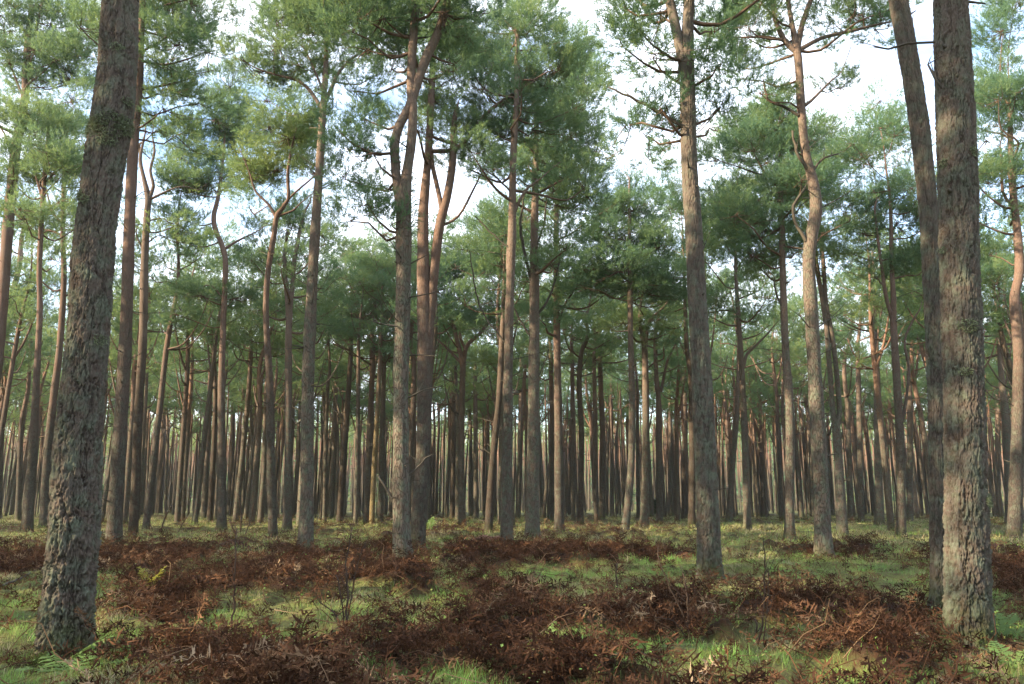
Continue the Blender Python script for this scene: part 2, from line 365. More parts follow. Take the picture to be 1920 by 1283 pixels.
def pad(M, c, rad, n, sprs, r, root=None, wood=True):
    """a cushion of needle sprays, with its twigs radiating from the limb's end"""
    c = np.asarray(c, float); rad = np.asarray(rad, float)
    u = unit(r.normal(size=(n, 3))); u[:, 2] = u[:, 2] * 0.8 + 0.15
    q = u * (r.random((n, 1)) ** 0.45) * rad
    P = c + q; base = c if root is None else root
    Dv = unit(P - (base - np.array([0, 0, 0.25 * rad[2]])) + 1e-6) * 0.9 + np.array([0, 0, 0.38]) + r.normal(0, 0.28, (n, 3))
    tint = (0.74 if sprs is SPR_LO or sprs is SPR_FAR else 0.62 if sprs is SPR_MID else 0.5) + 0.17 * r.normal() + 0.22 * r.normal(size=n)  # farther needles tinted lighter and yellower, standing in for sunlit crowns
    put_sprays(M, P, Dv, r.uniform(0.75, 1.2, n), sprs, r, 0, tint)
    if wood:
        for k in range(0, n, 4):
            a = base + r.normal(0, 0.03, 3); b_ = P[k]; mid = 0.5 * (a + b_) + np.array([0, 0, -0.10 * np.linalg.norm(b_ - a)]) + r.normal(0, 0.05, 3)
            tube(M, resample([[*a, 0.013], [*mid, 0.009], [*b_, 0.005]], 0.3), 3, 0.5, 1, False)

def limb(M, a, b_, r0, r1, r, mat=1, seg=5, sag=0.12):
    a, b_ = np.asarray(a), np.asarray(b_); L = np.linalg.norm(b_ - a)
    m1 = a * 0.66 + b_ * 0.34 + np.array([0, 0, -sag * L]) + r.normal(0, 0.05 * L, 3); m2 = a * 0.3 + b_ * 0.7 + np.array([0, 0, -sag * 0.7 * L]) + r.normal(0, 0.05 * L, 3)
    tube(M, resample([[*a, r0], [*m1, r0 * 0.75 + r1 * 0.25], [*m2, r0 * 0.4 + r1 * 0.6], [*b_, r1]], 0.25), seg, 0.5, mat, False)

def auto_crown(M, P, z0, sprs, r, nb=15, reach=2.1, dens=1.0, top=True, bias=0.0):
    wood = dens > 0.3
    """limbs and cushions round the upper trunk P (rows xyz radius) from height z0 to its tip"""
    zt = P[-1, 2]; az = r.random() * 6.28
    for k in range(nb):
        tt = (k + r.random()) / nb; z = z0 + (zt - z0) * tt ** 0.9; i = int(np.argmin(abs(P[:, 2] - z))); a = P[i, :3]
        az += 2.4 + r.normal(0, 0.5)
        Lb = reach * (0.35 + 0.95 * math.sin(math.pi * min(1, 0.22 + 0.62 * tt + 0.08)) ** 0.8) * r.uniform(0.6, 1.15) * (1.0 if tt < 0.8 else 0.65)
        el = r.uniform(0.1, 0.5) + 0.5 * tt
        d = np.array([math.cos(az) * math.cos(el), math.sin(az) * math.cos(el) + bias, math.sin(el)]); e = a + d * Lb
        limb(M, a, e, max(0.014, P[i, 3] * 0.42), 0.012, r, seg=5 if wood else 3)
        for q in range(2 if Lb > 1.0 else 1):
            c = a + d * Lb * (1.0 - 0.42 * q) + r.normal(0, 0.16, 3) + np.array([0, 0, 0.12])
            s = r.uniform(0.55, 0.95) * (0.75 + 0.25 * reach / 2)
            pad(M, c, (s, s, s * r.uniform(0.42, 0.62)), max(4, int(58 * dens * s * s)), sprs, r, e if q == 0 else None, wood)
    if top: pad(M, P[-1, :3] + np.array([0, 0, 0.1]), (0.75, 0.75, 0.6), int(46 * dens), sprs, r)

def knots(M, P, n, r, mat=1):
    T, Xv, Yv = frames(P)
    for k in range(n):
        i = r.integers(2, max(3, len(P) - 1)); a = r.random() * 6.28; d = Xv[i] * math.cos(a) + Yv[i] * math.sin(a); R0 = P[i, 3]
        l = R0 + r.uniform(0.015, 0.05) if r.random() < 0.75 else R0 + r.uniform(0.1, 0.35)
        k0 = r.uniform(0.008, 0.02); up = np.array([0, 0, r.uniform(-0.1, 0.5)]) * (l - R0)
        tube(M, np.array([[*(P[i, :3] + d * R0 * 0.5), k0 * 1.7], [*(P[i, :3] + d * R0 * 0.98), k0 * 1.3], [*(P[i, :3] + d * l + up), k0 * 0.5]]), 5, 0.1, mat)

def fissured_tube(M, P, nu, dv, seed, depth=0.016, cw=0.050, ch=0.15):
    """a near trunk with its bark plates modelled as relief; tint holds plate (1) or crack (0)"""
    P = resample(P, dv); n = len(P); T, Xv, Yv = frames(P)
    L = np.concatenate([[0], np.cumsum(np.linalg.norm(np.diff(P[:, :3], axis=0), axis=1))])
    circ = 2 * math.pi * np.mean(P[:, 3]); per = 2 * max(4, int(round(circ / cw / 2)))
    U, Vv = np.meshgrid(np.arange(nu) / nu, L); u = U * per; v = Vv / ch
    wa = fbm_p(u * 0.5, Vv * 5.0, per // 2, seed); wb = fbm_p(u, Vv * 12.0, per, seed + 3); wc = fbm_p(u * 3, Vv * 45.0, per * 3, seed + 5); wd = fbm_p(u * 7, Vv * 110.0, per * 7, seed + 6)
    f1, f2, idn = cells(u + 1.5 * (wa - 0.5) + 0.7 * (wb - 0.5) + 0.7 * (wc - 0.5) + 0.35 * (wd - 0.5), Vv / ch + 2.2 * (wa - 0.5) + 0.8 * (wb - 0.5) + 0.7 * (wc - 0.5) + 0.3 * (wd - 0.5), per, seed + 7)
    msk = fbm_p(u * 0.5, Vv * 2.2, per // 2, seed + 15); small = sstep(0.0, 0.06 + 0.22 * msk, f2 - f1)
    nv = fbm_p(u * 0.5, Vv * 2.6, per // 2, seed + 61) + 0.16 * (wc - 0.5) + 0.08 * (wd - 0.5); fiss = sstep(0.0, 0.055, np.abs(nv - 0.5)); nv2 = fbm_p(u * 0.5, Vv * 3.1, per // 2, seed + 67) + 0.16 * (wc - 0.5)
    fiss = fiss * sstep(0.0, 0.05, np.abs(nv2 - 0.47))
    f1c, f2c, idc = cells(u * 3 + 1.2 * (wc - 0.5), Vv / (ch * 0.42) + 0.8 * (wc - 0.5), per * 3, seed + 41)
    rough = fbm_p(u * 5, Vv * 60, per * 5, seed + 50) - 0.5
    hf = sstep(0.0, 7.0, Vv); dep = depth * (1 - 0.3 * hf) * (1 + 0.55 * (1 - sstep(0.2, 2.6, Vv)))
    disp = dep * (0.95 * fiss - 1.55 + 0.30 * small + 0.95 * (idn - 0.5) + 0.5 * (idc - 0.5) + 0.9 * rough) + 0.012 * (fbm_p(u * 0.5, Vv * 1.3, per // 2, seed + 77) - 0.5)
    plate = np.clip((0.30 + 0.70 * fiss) * (0.50 + 0.50 * small) * (0.80 + 0.30 * idn + 0.2 * (idc - 0.5)) + 0.45 * rough, 0, 1); small = 1.0
    a = U * 2 * math.pi
    flare = 1 + 0.24 * np.exp(-np.maximum(Vv - 0.30, 0) / 0.20) * (1 + 0.7 * np.cos(a * 3 + seed) + 0.4 * np.cos(a * 5 + 2 * seed))
    rad = P[:, 3][:, None] * flare + disp
    V = P[:, None, :3] + rad[..., None] * (np.cos(a)[..., None] * Xv[:, None] + np.sin(a)[..., None] * Yv[:, None])
    i = np.arange(n - 1)[:, None] * nu; j = np.arange(nu)[None]; k = (j + 1) % nu
    M.add(V.reshape(-1, 3), np.stack([i + j, i + k, i + nu + k, i + nu + j], -1).reshape(-1, 4), np.clip(plate * (0.65 + 0.35 * small), 0, 1).ravel(), 0)
def fbm_p(u, v, per, seed):
    return 0.6 * vnoise(u, v, seed, per) + 0.4 * vnoise(u * 2, v * 2, seed + 1, per * 2)

# ------------------------------------------------------------------ the pines one can tell apart, traced from the photo
# path: (x, y, width) in photo pixels from the base up; forks start on the trunk; pads are cushions of needles (x, y, rx, ry)
def pine(label, path, bark=None, forks=(), pads=(), dead=(), H=15.5, z0=None, nb=12, reach=1.9, dens=1.0, near=None, kn=10, auto=True, ext=0.0, gap=()):
    bark = bark or BARK
    r = np.random.default_rng(abs(hash(tuple(path[0]))) % (2 ** 31))
    x0, D = onground(path[0][0], path[0][1]); zb = hz(x0, D)
    root = empty('pine_tree', (x0, D, zb)); tag(root, label, 'pine tree', 'pines of the forest'); O = np.array([x0, D, zb])
    lean = r.normal(0, 0.018)
    if D > 28 and H: H += 1.0; nb += 2; reach *= 1.1; dens *= 0.8 if D < 42 else 0.42
    def rows(L, d0=0.0):
        o = []
        for (px, py, w_) in L:
            p = at(px, py, D); dd = D + d0 + lean * p[2] + 0.05 * math.sin(p[2] * 0.9 + x0); p = at(px, py, dd)
            o.append([*(p - O), max(0.008, 0.5 * pxm(w_, p))])
        return np.array(o)
    def extend(P, zt):
        """carry a stem on above the last traced point to the height zt"""
        P = list(P); d = unit(P[-1][:3] - P[-2][:3]); r0 = P[-1][3]; za = P[-1][2]; k = 0
        while P[-1][2] < zt - 0.3 and k < 40:
            d = unit(d * 0.75 + np.array([0, 0, 0.30]) + r.normal(0, 0.05, 3)); q = P[-1][:3] + d * min(0.9, max(0.4, zt - P[-1][2])); k += 1
            P.append(np.array([*q, max(0.02, r0 * (1 - 0.85 * (q[2] - za) / max(0.5, zt - za)))]))
        return np.array(P)
    def finish(P):
        """a stem whose traced end is its own tip runs out thin"""
        d = unit(P[-1][:3] - P[-2][:3]); e = P[-1][3]
        return np.vstack([P, [[*(P[-1][:3] + d * 0.45 + r.normal(0, 0.06, 3)), e * 0.6]], [[*(P[-1][:3] + d * 0.8 + np.array([0, 0, 0.1]) + r.normal(0, 0.1, 3)), 0.01]]])
    P = rows(path); b0 = P[0].copy(); b0[2] -= 0.35; b0[3] *= 1.02
    b1 = P[0].copy(); b1[3] *= 1.0
    P[0, 3] *= 1.0
    P = np.vstack([b0, P])
    tr = Mesh(); cr = Mesh(); full = P
    if near:
        fissured_tube(tr, P, near[0], near[1], near[2], *(near[3:]))
        if H: top = extend(P, H); T2 = resample(np.vstack([P[-1:], top[len(P):]]), 0.25); tube(tr, T2, 14, 0.8); full = top
    else:
        full = extend(P, H) if H else finish(P)
        Q = resample(full, 0.22); rr = Q[:, 3]
        bump_ = 1 + 0.03 * np.sin(Q[:, 2] * 5.1 + x0 * 3) + 0.03 * np.sin(Q[:, 2] * 2.3 + x0); Q = Q.copy(); Q[:, 3] = rr * bump_ * (0.96 + 0.26 * np.exp(-np.maximum(Q[:, 2], 0) / 0.20))
        tube(tr, Q, 16 if D < 30 else 10, 0.8)
    full = resample(full, 0.3); stems = [full]
    if kn and not near: knots(tr, full, int(kn * 1.7) + 6, r)
    elif kn: knots(tr, full, kn, r)
    for k in range(9 if not near else 0):      # thin dead side twigs still hanging on the stem
        i = r.integers(int(len(full) * 0.30), max(int(len(full) * 0.30) + 1, int(len(full) * 0.72))); a_ = r.random() * 6.28; l = r.uniform(0.3, 1.5); up_ = r.uniform(-0.05, 0.8)
        e = full[i, :3] + np.array([math.cos(a_) * l, math.sin(a_) * l, up_ * l]); mid = 0.5 * (full[i, :3] + e) + r.normal(0, 0.06, 3)
        tube(tr, resample([[*full[i, :3], 0.016], [*mid, 0.010], [*e, 0.004]], 0.25), 4, 0.3, 1, False)
        if r.random() < 0.6: tube(tr, [[*mid, 0.008], [*(mid + r.normal(0, 0.2, 3) + np.array([0, 0, 0.15])), 0.003]], 3, 0.3, 1, False)
    for fk in forks:
        g = rows(fk[0] if isinstance(fk[0], list) else fk); zt = fk[1] if isinstance(fk[0], list) else 0
        if zt: g = extend(g, zt)
        else: g = finish(g)
        g = resample(g, 0.2); tube(tr, g, 8, 0.8); stems.append(g)
    allp = np.vstack(stems)
    sprs = SPR_HI if D < 24 else SPR_MID if D < 48 else SPR_LO
    for pd in pads:
        c = at(pd[0], pd[1], D + r.uniform(-0.4, 1.3)); rx, rz = pxm(pd[2], c), pxm(pd[3], c); c = c - O
        low = allp.copy(); dd_ = np.linalg.norm(low[:, :3] - c, axis=1) + 1.5 * np.maximum(0, low[:, 2] - c[2] + 0.25) + 0.6 * np.maximum(0, c[2] - low[:, 2] - 1.5)
        a = allp[int(np.argmin(dd_))]
        limb(cr, a[:3], c, max(0.014, min(0.035, a[3] * 0.5)), 0.011, r)
        for q in range(2 if rx > 0.7 else 1):
            cc = c + (r.normal(0, 0.4, 3) * np.array([rx, rx, rz]) if q else 0)
            if q == 0 and rx > 0.35:
                c2 = c + r.normal(0, 1, 3) * np.array([rx * 0.8, 0.7, rz * 0.8]) + np.array([0, 0.5, 0]); k2 = r.uniform(0.5, 0.75); pad(cr, c2, (rx * k2, rx * k2, rz * k2), int(np.clip(34 * dens * rx * max(rz, 0.45 * rx), 8, 60)), sprs, r, c)
            pad(cr, cc, (rx * 0.85, min(rx, 1.3) * 0.85, rz * 0.85), int(np.clip(70 * dens * rx * max(rz, 0.45 * rx), 12, 120)), sprs, r, c)
    if auto and full[-1, 2] > 2:
        zz = z0 if z0 is not None else full[-1, 2] * 0.6
        auto_crown(cr, full, zz, sprs, r, nb, reach, dens)
        for fk, g in zip(forks, stems[1:]):
            if isinstance(fk[0], list): auto_crown(cr, g, max(zz, g[0, 2] + 0.3), sprs, r, max(3, nb // 3), reach * 0.8, dens)
    tr.build('trunk', [bark, DEAD], root)
    if cr.n: cr.build('crown', [NEEDLE, TWIG], root)
    for dpath in dead:
        g = resample(rows(dpath, -0.05), 0.15); g[:, :3] += r.normal(0, 0.012, (len(g), 3)); dm = Mesh(); tube(dm, g, 6, 0.3)
        for k in range(3):
            i = r.integers(len(g) // 3, len(g)); e = g[i, :3] + r.normal(0, 0.14, 3) + np.array([0, 0, 0.1]); tube(dm, [[*g[i, :3], g[i, 3] * 0.6], [*e, 0.003]], 4, 0.3)
        dm.build('dead_branch', [DEAD], root)
    return root, full, O, D

near_left = pine('stout leaning pine with rough lichen grey bark and a mossy collar, closest to the camera',
     [(117,1232,106),(124,1150,103),(132,1080,104),(139,1000,102),(149,800,93),(165,640,84),(174,500,84),(184,400,79),(197,300,80),(210,225,82),(221,120,77),(226,0,72)],
     BARK_NEAR, H=14, z0=9.5, nb=14, near=(300, 0.011, 11, 0.019, 0.034, 0.085), kn=5, dens=.7)
near_right = pine('thick upright pine with deeply furrowed grey bark, overlapping a thinner leaning pine behind it',
     [(1818,1208,98),(1815,1130,92),(1812,1000,88),(1809,800,82),(1804,640,81),(1799,500,78),(1794,300,77),(1786,100,72),(1782,0,66)],
     BARK_NEAR, H=14.5, z0=9.5, nb=14, near=(280, 0.012, 23, 0.018, 0.034, 0.09), kn=6, dens=.7,
     dead=[[(1772,175,8),(1758,150,6),(1742,122,4)],[(1752,80,5),(1700,78,5),(1665,92,4),(1640,96,2)]])
pine('leaning reddish brown pine half hidden behind the thick furrowed trunk',
     [(1766,1148,46),(1764,1050,42),(1760,942,38),(1757,800,36),(1754,700,35),(1748,550,36),(1740,400,37),(1726,250,39),(1706,120,38),(1684,0,37)],
     BARK_NEAR, H=14.5, z0=10.5, near=(170, 0.016, 37, 0.014, 0.034, 0.10), kn=8, dens=.7)
pine('tall straight grey pine on the open grass, its furrowed foot bare and top twin stemmed',
     [(1330,1088,50),(1329,1020,46),(1327,950,44),(1320,800,41),(1312,640,37),(1305,520,35),(1300,420,33),(1293,320,31),(1290,200,29),(1288,100,26),(1290,40,22),(1294,-20,20)],
     BARK_NEAR, H=15.5, z0=10.0, near=(170, 0.018, 51, 0.015, 0.036, 0.12), kn=16,
     forks=[([(1284,135,21),(1272,75,20),(1260,20,19),(1248,-25,18)], 14.5)],
     pads=[(1200,60,46,34),(1225,110,46,30),(1170,15,40,22),(1215,255,46,20),(1180,235,40,18),(1240,205,40,24),(1335,60,44,34),(1345,125,40,34),(1350,200,46,20),(1170,90,34,22),(1240,30,40,26),(1330,240,34,14)],
     dead=[[(1280,238,7),(1240,212,7),(1195,188,6),(1140,164,3)],[(1310,480,5),(1320,462,3)],[(1272,150,6),(1274,100,5),(1268,70,4)]])
pine('sinuous pine with a bare curving grey trunk that forks into spreading limbs against bright sky',
     [(1545,1048,37),(1542,980,33),(1539,900,32),(1530,750,29),(1522,600,27),(1516,500,26),(1521,445,26),(1530,395,25),(1524,340,21),(1510,285,18),(1502,200,17),(1498,130,16),(1494,95,16),(1482,30,9),(1474,-20,8)],
     BARK_PALE, H=14.5, z0=11.8, nb=6, kn=8,
     forks=[[(1496,100,12),(1470,75,11),(1452,30,9),(1448,-20,8)],[(1494,98,13),(1503,50,11),(1520,0,9),(1530,-30,8)],[(1497,95,10),(1540,72,8),(1590,60,7),(1650,45,4)],[(1500,205,8),(1520,190,6),(1560,150,3)]],
     pads=[(1405,55,44,36),(1380,125,44,34),(1425,175,36,24),(1560,40,50,20),(1615,28,46,18),(1640,55,36,14),(1400,10,46,26),(1680,15,36,20),(1455,20,36,26),(1540,-5,46,22),(1360,70,40,30),(1575,165,30,14),(1395,150,34,20)],
     dead=[[(1497,215,7),(1465,198,6),(1440,188,5),(1432,150,3)],[(1513,317,7),(1494,285,6),(1486,245,4)],[(1512,452,8),(1494,425,7),(1489,385,6),(1510,352,4)],[(1525,320,5),(1545,297,4),(1572,288,3)]])
pine('pine with a split crown where a smooth live limb swings past a pale dead snag',
     [(757,1064,41),(753,1000,36),(752,900,33),(752,700,30),(756,560,30),(757,440,31),(757,390,29),(762,330,22),(770,280,19),(774,220,18),(771,150,18),(775,70,17),(781,-10,15)],
     BARK_PALE, H=13.0, z0=10.8, nb=6, kn=18,
     forks=[[(754,400,20),(748,370,18),(742,320,17),(740,272,18),(749,235,18),(768,200,18),(786,145,18),(803,100,19),(822,60,17),(842,-10,16)]],
     pads=[(720,35,60,40),(690,95,50,40),(830,25,60,36),(870,65,50,36),(685,225,36,40),(700,290,40,34),(905,25,50,34),(850,120,46,32),(660,60,40,30),(735,130,34,26),(715,350,36,24),(650,280,30,26),(642,335,40,24),(690,385,44,24),(655,415,36,20),(735,425,28,18),(665,170,44,30),(630,240,30,24)],
     dead=[[(748,960,6),(735,935,6),(722,912,5),(708,890,2)],[(762,895,4),(800,860,4),(815,850,2)],[(765,745,4),(785,735,3),(830,722,2)],[(757,880,5),(748,866,4),(757,868,2)]])
pine('dark pine close behind the split crowned one, with a curved second stem and long bough',
     [(782,1028,31),(786,960,31),(791,900,29),(795,800,29),(796,640,29),(793,450,23),(795,380,19),(803,290,15),(808,200,14),(812,110,12),(818,40,10)],
     BARK_RED, H=14.5, z0=11.0, nb=7, kn=10,
     forks=[[(801,700,20),(806,600,19),(815,500,18),(824,425,18),(838,370,16),(848,310,14),(851,240,12)],[(830,400,10),(822,360,9),(810,305,8)],[(797,284,9),(850,281,9),(882,253,8),(912,213,7),(955,180,5),(1005,150,3)],[(826,425,6),(860,405,5),(888,355,4),(905,320,2)]],
     pads=[(835,195,56,34),(875,240,56,30),(825,258,46,24),(905,170,50,34),(845,150,40,28),(945,195,46,28),(865,100,46,30),(800,140,36,30),(830,70,46,34),(925,120,46,34),(900,265,46,20)], dens=.7)
pine('slim tall crowned pine with a thin bent side stem, right of the split crowned pine',
     [(950,1027,25),(950,960,22),(951,900,21),(953,700,18),(955,580,17),(960,440,16),(962,300,13),(968,200,11),(970,60,9)],
     BARK, H=15.2, z0=9.2, nb=8, kn=8, forks=[[(953,505,9),(953,470,7),(957,430,6),(970,385,6),(990,352,5),(1010,338,3)]],
     pads=[(962,35,70,42),(1000,90,66,40),(930,110,54,40),(1020,165,66,36),(965,190,60,32),(1045,130,46,36),(935,255,56,24),(1000,245,60,30),(1075,205,46,36),(910,60,40,36),(1010,30,50,40),(985,150,50,30)], dens=.68,
     dead=[[(958,470,3),(925,440,3),(890,405,2)],[(958,360,4),(920,325,3),(880,300,2)],[(952,650,3),(900,575,3),(880,470,2)]])
pine('grey pine with a ladder of thin dead twigs, right of the slim tall crowned pine',
     [(998,1013,30),(999,950,26),(1000,800,23),(1002,600,20),(1002,450,16),(1005,290,11),(1006,200,9)],
     BARK_PALE, H=13.2, z0=8.6, nb=8, kn=8,
     pads=[(1065,262,60,36),(1085,325,52,32),(1010,300,50,26),(1100,368,46,28),(1045,385,44,22),(1120,290,36,30),(1090,170,40,40),(960,330,34,16)],
     dead=[[(1000,540,6),(986,485,6),(976,425,5),(985,360,3)],[(1003,600,5),(1035,545,4),(1052,470,2)],[(1000,640,4),(975,600,4),(955,560,2)],[(1003,720,3),(1022,680,2),(1030,655,2)],[(1000,480,4),(1020,420,4),(1025,370,2)]])
pine('slender pinkish pine with a bare upper stem, right of the twig laddered grey pine',
     [(1049,1000,20),(1047,800,16),(1044,620,13),(1043,500,11),(1043,450,10),(1045,300,8)], BARK_RED, H=13.4, z0=8.0, nb=12, kn=8,
     pads=[(1060,95,40,44),(1085,150,36,36),(1050,210,40,30)], dead=[[(1046,610,4),(1060,570,4),(1080,540,3),(1095,525,2)]])
pine('straight pine topped by a broad pointed crown standing clear of its neighbours',
     [(1171,1000,17),(1178,940,15),(1184,860,14),(1185,743,13),(1182,621,11),(1181,500,9),(1180,420,6),(1180,350,4)], BARK, H=0, auto=False, kn=8,
     pads=[(1180,350,24,22),(1165,385,34,22),(1205,385,34,22),(1145,420,46,24),(1215,425,46,24),(1130,460,50,26),(1185,450,50,28),(1235,465,46,24),(1115,505,50,26),(1160,510,56,28),(1230,510,52,26),(1265,520,40,22),(1130,548,50,20),(1210,550,56,20),(1095,540,40,20),(1180,400,40,26),(1260,560,40,18)])
pine('slim pale pine with dark knots at every whorl and a bough spreading left high up',
     [(572,1037,32),(575,960,28),(576,850,26),(578,700,25),(584,560,22),(592,420,19),(600,300,16),(606,200,13),(612,100,9),(611,20,7)],
     BARK_PALE, H=15.6, z0=13.5, nb=8, kn=26,
     forks=[[(603,205,8),(585,175,7),(560,152,6),(515,140,4),(480,128,3)],[(606,200,9),(622,165,8),(640,130,6),(690,85,3)],[(608,175,5),(570,90,3)]],
     pads=[(520,85,60,30),(590,65,50,36),(645,45,60,42),(560,20,54,34),(700,65,50,42),(485,135,38,20),(690,150,40,30),(560,125,60,22),(490,60,36,26),(620,0,60,30),(520,40,44,26),(650,110,40,22),(455,110,26,16)])
pine('long pink stemmed pine standing just behind the stout mossy collared trunk',
     [(212,1032,34),(218,940,31),(224,830,29),(232,700,27),(237,600,25),(243,420,23),(250,280,21),(261,150,16),(267,0,13)],
     BARK_RED, H=16.5, z0=13.2, nb=8, kn=14,
     forks=[[(265,98,5),(300,78,4),(340,50,3)],[(262,168,6),(300,162,5),(350,150,3)],[(266,30,5),(310,10,4),(350,0,3)]],
     pads=[(325,25,56,30),(385,55,40,30),(335,85,56,26),(390,100,36,22),(330,175,50,18),(375,195,36,16),(305,205,40,24),(330,255,40,16),(300,55,40,24),(360,10,56,28),(320,130,40,14),(300,245,36,20)])
pine('dark pine with a crooked forked top and almost bare limbs beside the long pink stem',
     [(249,1006,21),(255,900,19),(259,783,18),(268,640,17),(271,500,16),(276,400,13),(278,372,13),(270,335,9),(263,300,7),(268,270,5)],
     BARK_DARK, H=0, auto=False, kn=10,
     forks=[[(278,376,9),(288,350,7),(282,320,6),(290,285,5),(286,255,3)],[(280,375,6),(300,365,5),(330,352,3),(350,350,2)],[(264,300,5),(262,270,4),(275,262,3)]],
     pads=[(335,420,36,18),(300,300,30,14),(285,250,26,16),(345,340,36,16),(300,440,30,16)], dead=[[(276,415,4),(300,410,3),(325,420,2)],[(270,470,4),(255,440,3),(258,425,2)]])
pine('pine with a kinked reddish upper stem and layered flat crown beside the long pink stem',
     [(415,998,21),(417,930,18),(417,865,17),(415,743,15),(419,601,12),(423,500,11),(418,465,11),(404,430,10),(401,405,10),(409,370,8),(417,310,6),(422,250,4)],
     BARK_RED, H=0, auto=False, kn=8, forks=[[(421,468,6),(440,455,5),(470,440,3)],[(418,560,4),(395,535,4),(365,545,2)]],
     pads=[(430,165,46,26),(405,225,56,30),(442,285,56,30),(372,285,46,28),(392,345,56,28),(340,352,40,22),(452,330,44,24),(352,415,44,22),(420,200,50,26),(350,250,36,22),(445,235,46,26),(380,555,50,20),(330,590,40,20),(440,560,46,22),(345,300,36,20),(350,455,30,16)])
pine('reddish pine dividing halfway up into a dark fan of limbs, near the pale knotted pine',
     [(512,1015,19),(510,930,18),(508,865,17),(506,723,15),(500,621,12),(499,560,12),(504,500,11),(514,440,11),(520,402,10),(540,375,7),(540,320,6),(551,260,4)],
     BARK_RED, H=0, auto=False, kn=8, forks=[[(518,410,6),(505,385,5),(480,360,4),(470,330,3)],[(530,385,5),(555,360,4),(590,330,3)],[(522,405,5),(550,395,4),(565,380,2)]],
     pads=[(545,215,50,30),(505,240,46,32),(565,290,46,30),(520,320,52,30),(475,335,44,28),(540,260,52,30),(590,325,40,24),(460,300,34,24),(500,190,40,24),(580,250,40,26),(470,395,36,18)])
pine('grey pine splitting halfway up into two thin pink stems, near the pale knotted pine',
     [(538,995,20),(540,900,16),(541,743,15),(541,640,14),(542,583,14),(536,530,9),(534,480,8),(540,430,6)],
     BARK, H=12.5, z0=8.6, nb=8, kn=8, forks=[[(544,580,10),(549,530,9),(552,490,8),(565,420,7),(572,395,5)],[(548,785,6),(555,795,6),(572,782,5)]],
     pads=[(560,395,44,24),(600,440,40,24)])
pine('lone thin pine with a small fork below a gap of open sky',
     [(298,964,15),(306,824,12),(310,727,11),(312,605,8)], BARK_DARK, H=13.5, z0=9.5, nb=10, forks=[[(307,720,7),(300,690,6),(299,620,5)]])
pine('tall orange pine leaning across the upper corner, its foot out of sight',
     [(-42,1000,32),(-30,900,28),(-12,740,25),(2,600,24),(15,430,23),(30,280,20),(45,200,17),(52,90,14),(60,10,11)],
     BARK_RED, H=15, z0=12, nb=6, kn=10, forks=[[(50,110,7),(66,60,6),(80,5,5)],[(46,190,5),(20,120,4),(8,60,3)],[(24,300,5),(8,250,4),(-10,230,2)]],
     pads=[(20,60,50,36),(95,45,46,34),(145,105,40,34),(60,145,56,32),(135,190,52,32),(20,195,50,32),(85,240,56,26),(30,300,50,24),(110,20,50,30),(20,120,44,30),(70,95,50,30),(130,150,50,28),(30,245,50,24),(150,80,44,28),(0,30,50,36),(160,40,36,34),(160,150,36,28),(110,110,44,28)])
pine('reddish twin of the leftmost pair of trunks, straight with a sunlit foot',
     [(50,1002,24),(57,905,20),(63,824,18),(69,702,14),(75,581,12),(74,500,11),(81,370,10),(92,240,8)], BARK_RED, H=14.5, z0=10.5, nb=9, forks=[[(80,375,6),(68,330,5),(60,280,4)],[(90,340,5),(104,320,4)]],
     pads=[(60,330,44,22),(115,300,50,24),(110,380,40,20)])
pine('curving red pine beside the leftmost pair of trunks, bending to the right as it rises',
     [(83,994,23),(89,865,19),(101,743,16),(111,662,14),(120,530,12),(118,430,10),(121,330,9),(126,240,7)], BARK_RED, H=14.5, z0=10, nb=9, forks=[[(119,420,5),(100,400,5),(88,360,3)]],
     pads=[(140,320,44,24),(60,420,44,22),(140,250,44,24)])
pine('dark red crooked pine at the edge with the low forked bough',
     [(-4,975,16),(0,860,14),(6,743,12),(10,654,12),(22,560,12),(36,500,11),(42,440,9),(60,380,6)], BARK_RED, H=12.5, z0=8, nb=10, forks=[[(26,560,6),(45,540,5),(62,552,4)]])
pine('thin leaning pine catching a sunlit edge near the left border',
     [(34,978,13),(40,808,11),(47,760,10),(53,727,9),(58,640,7)], BARK_RED, H=13.5, z0=8.5)
pine('slim pine in front of the curving dark stem, left of the kinked crown pine',
     [(383,974,11),(387,880,10),(391,824,10),(395,694,9),(398,640,7)], BARK_RED, H=14, z0=9)
pine('slim dark pine with an elbow near the top, left of the kinked crown pine',
     [(393,982,13),(398,900,11),(401,844,10),(404,751,10),(402,680,8),(398,650,7)], BARK_DARK, H=13, z0=8.5)
pine('red forked pine just right of the kinked crown pine', [(429,966,11),(435,865,10),(437,760,10),(437,678,7)], BARK_RED, H=13.5, z0=9, forks=[[(437,770,7),(446,720,6),(448,700,4)]])
pine('smooth leaning pine in the gap between the kinked crown pine and the fan limbed pine', [(441,982,14),(450,900,12),(458,824,11),(466,740,10),(470,670,9)], BARK, H=14.5, z0=9)
pine('thin red pine leaning parallel behind the smooth leaning one', [(456,966,9),(466,865,8),(474,800,8),(480,743,7)], BARK_RED, H=13.5, z0=8.5)
pine('slim grey pine close against the left of the fan limbed pine', [(488,982,13),(494,900,11),(496,865,11),(499,743,10)], BARK, H=14.5, z0=9)
pine('thin pine right of the slim pale knotted pine, first of a close trio', [(608,982,9),(611,850,8),(614,731,7)], BARK, H=13.5, z0=8.5)
pine('middle one of a close trio of thin pines right of the slim pale knotted pine', [(620,974,9),(626,850,9),(630,710,8)], BARK, H=14, z0=9)
pine('dark leaning pine, last of a close trio right of the slim pale knotted pine', [(636,982,13),(643,880,12),(650,783,11),(658,658,9)], BARK_DARK, H=14.5, z0=9.5)
pine('very thin straight pine left of the red limbed pine', [(666,986,9),(670,865,8),(672,670,7)], BARK, H=13, z0=8.5)
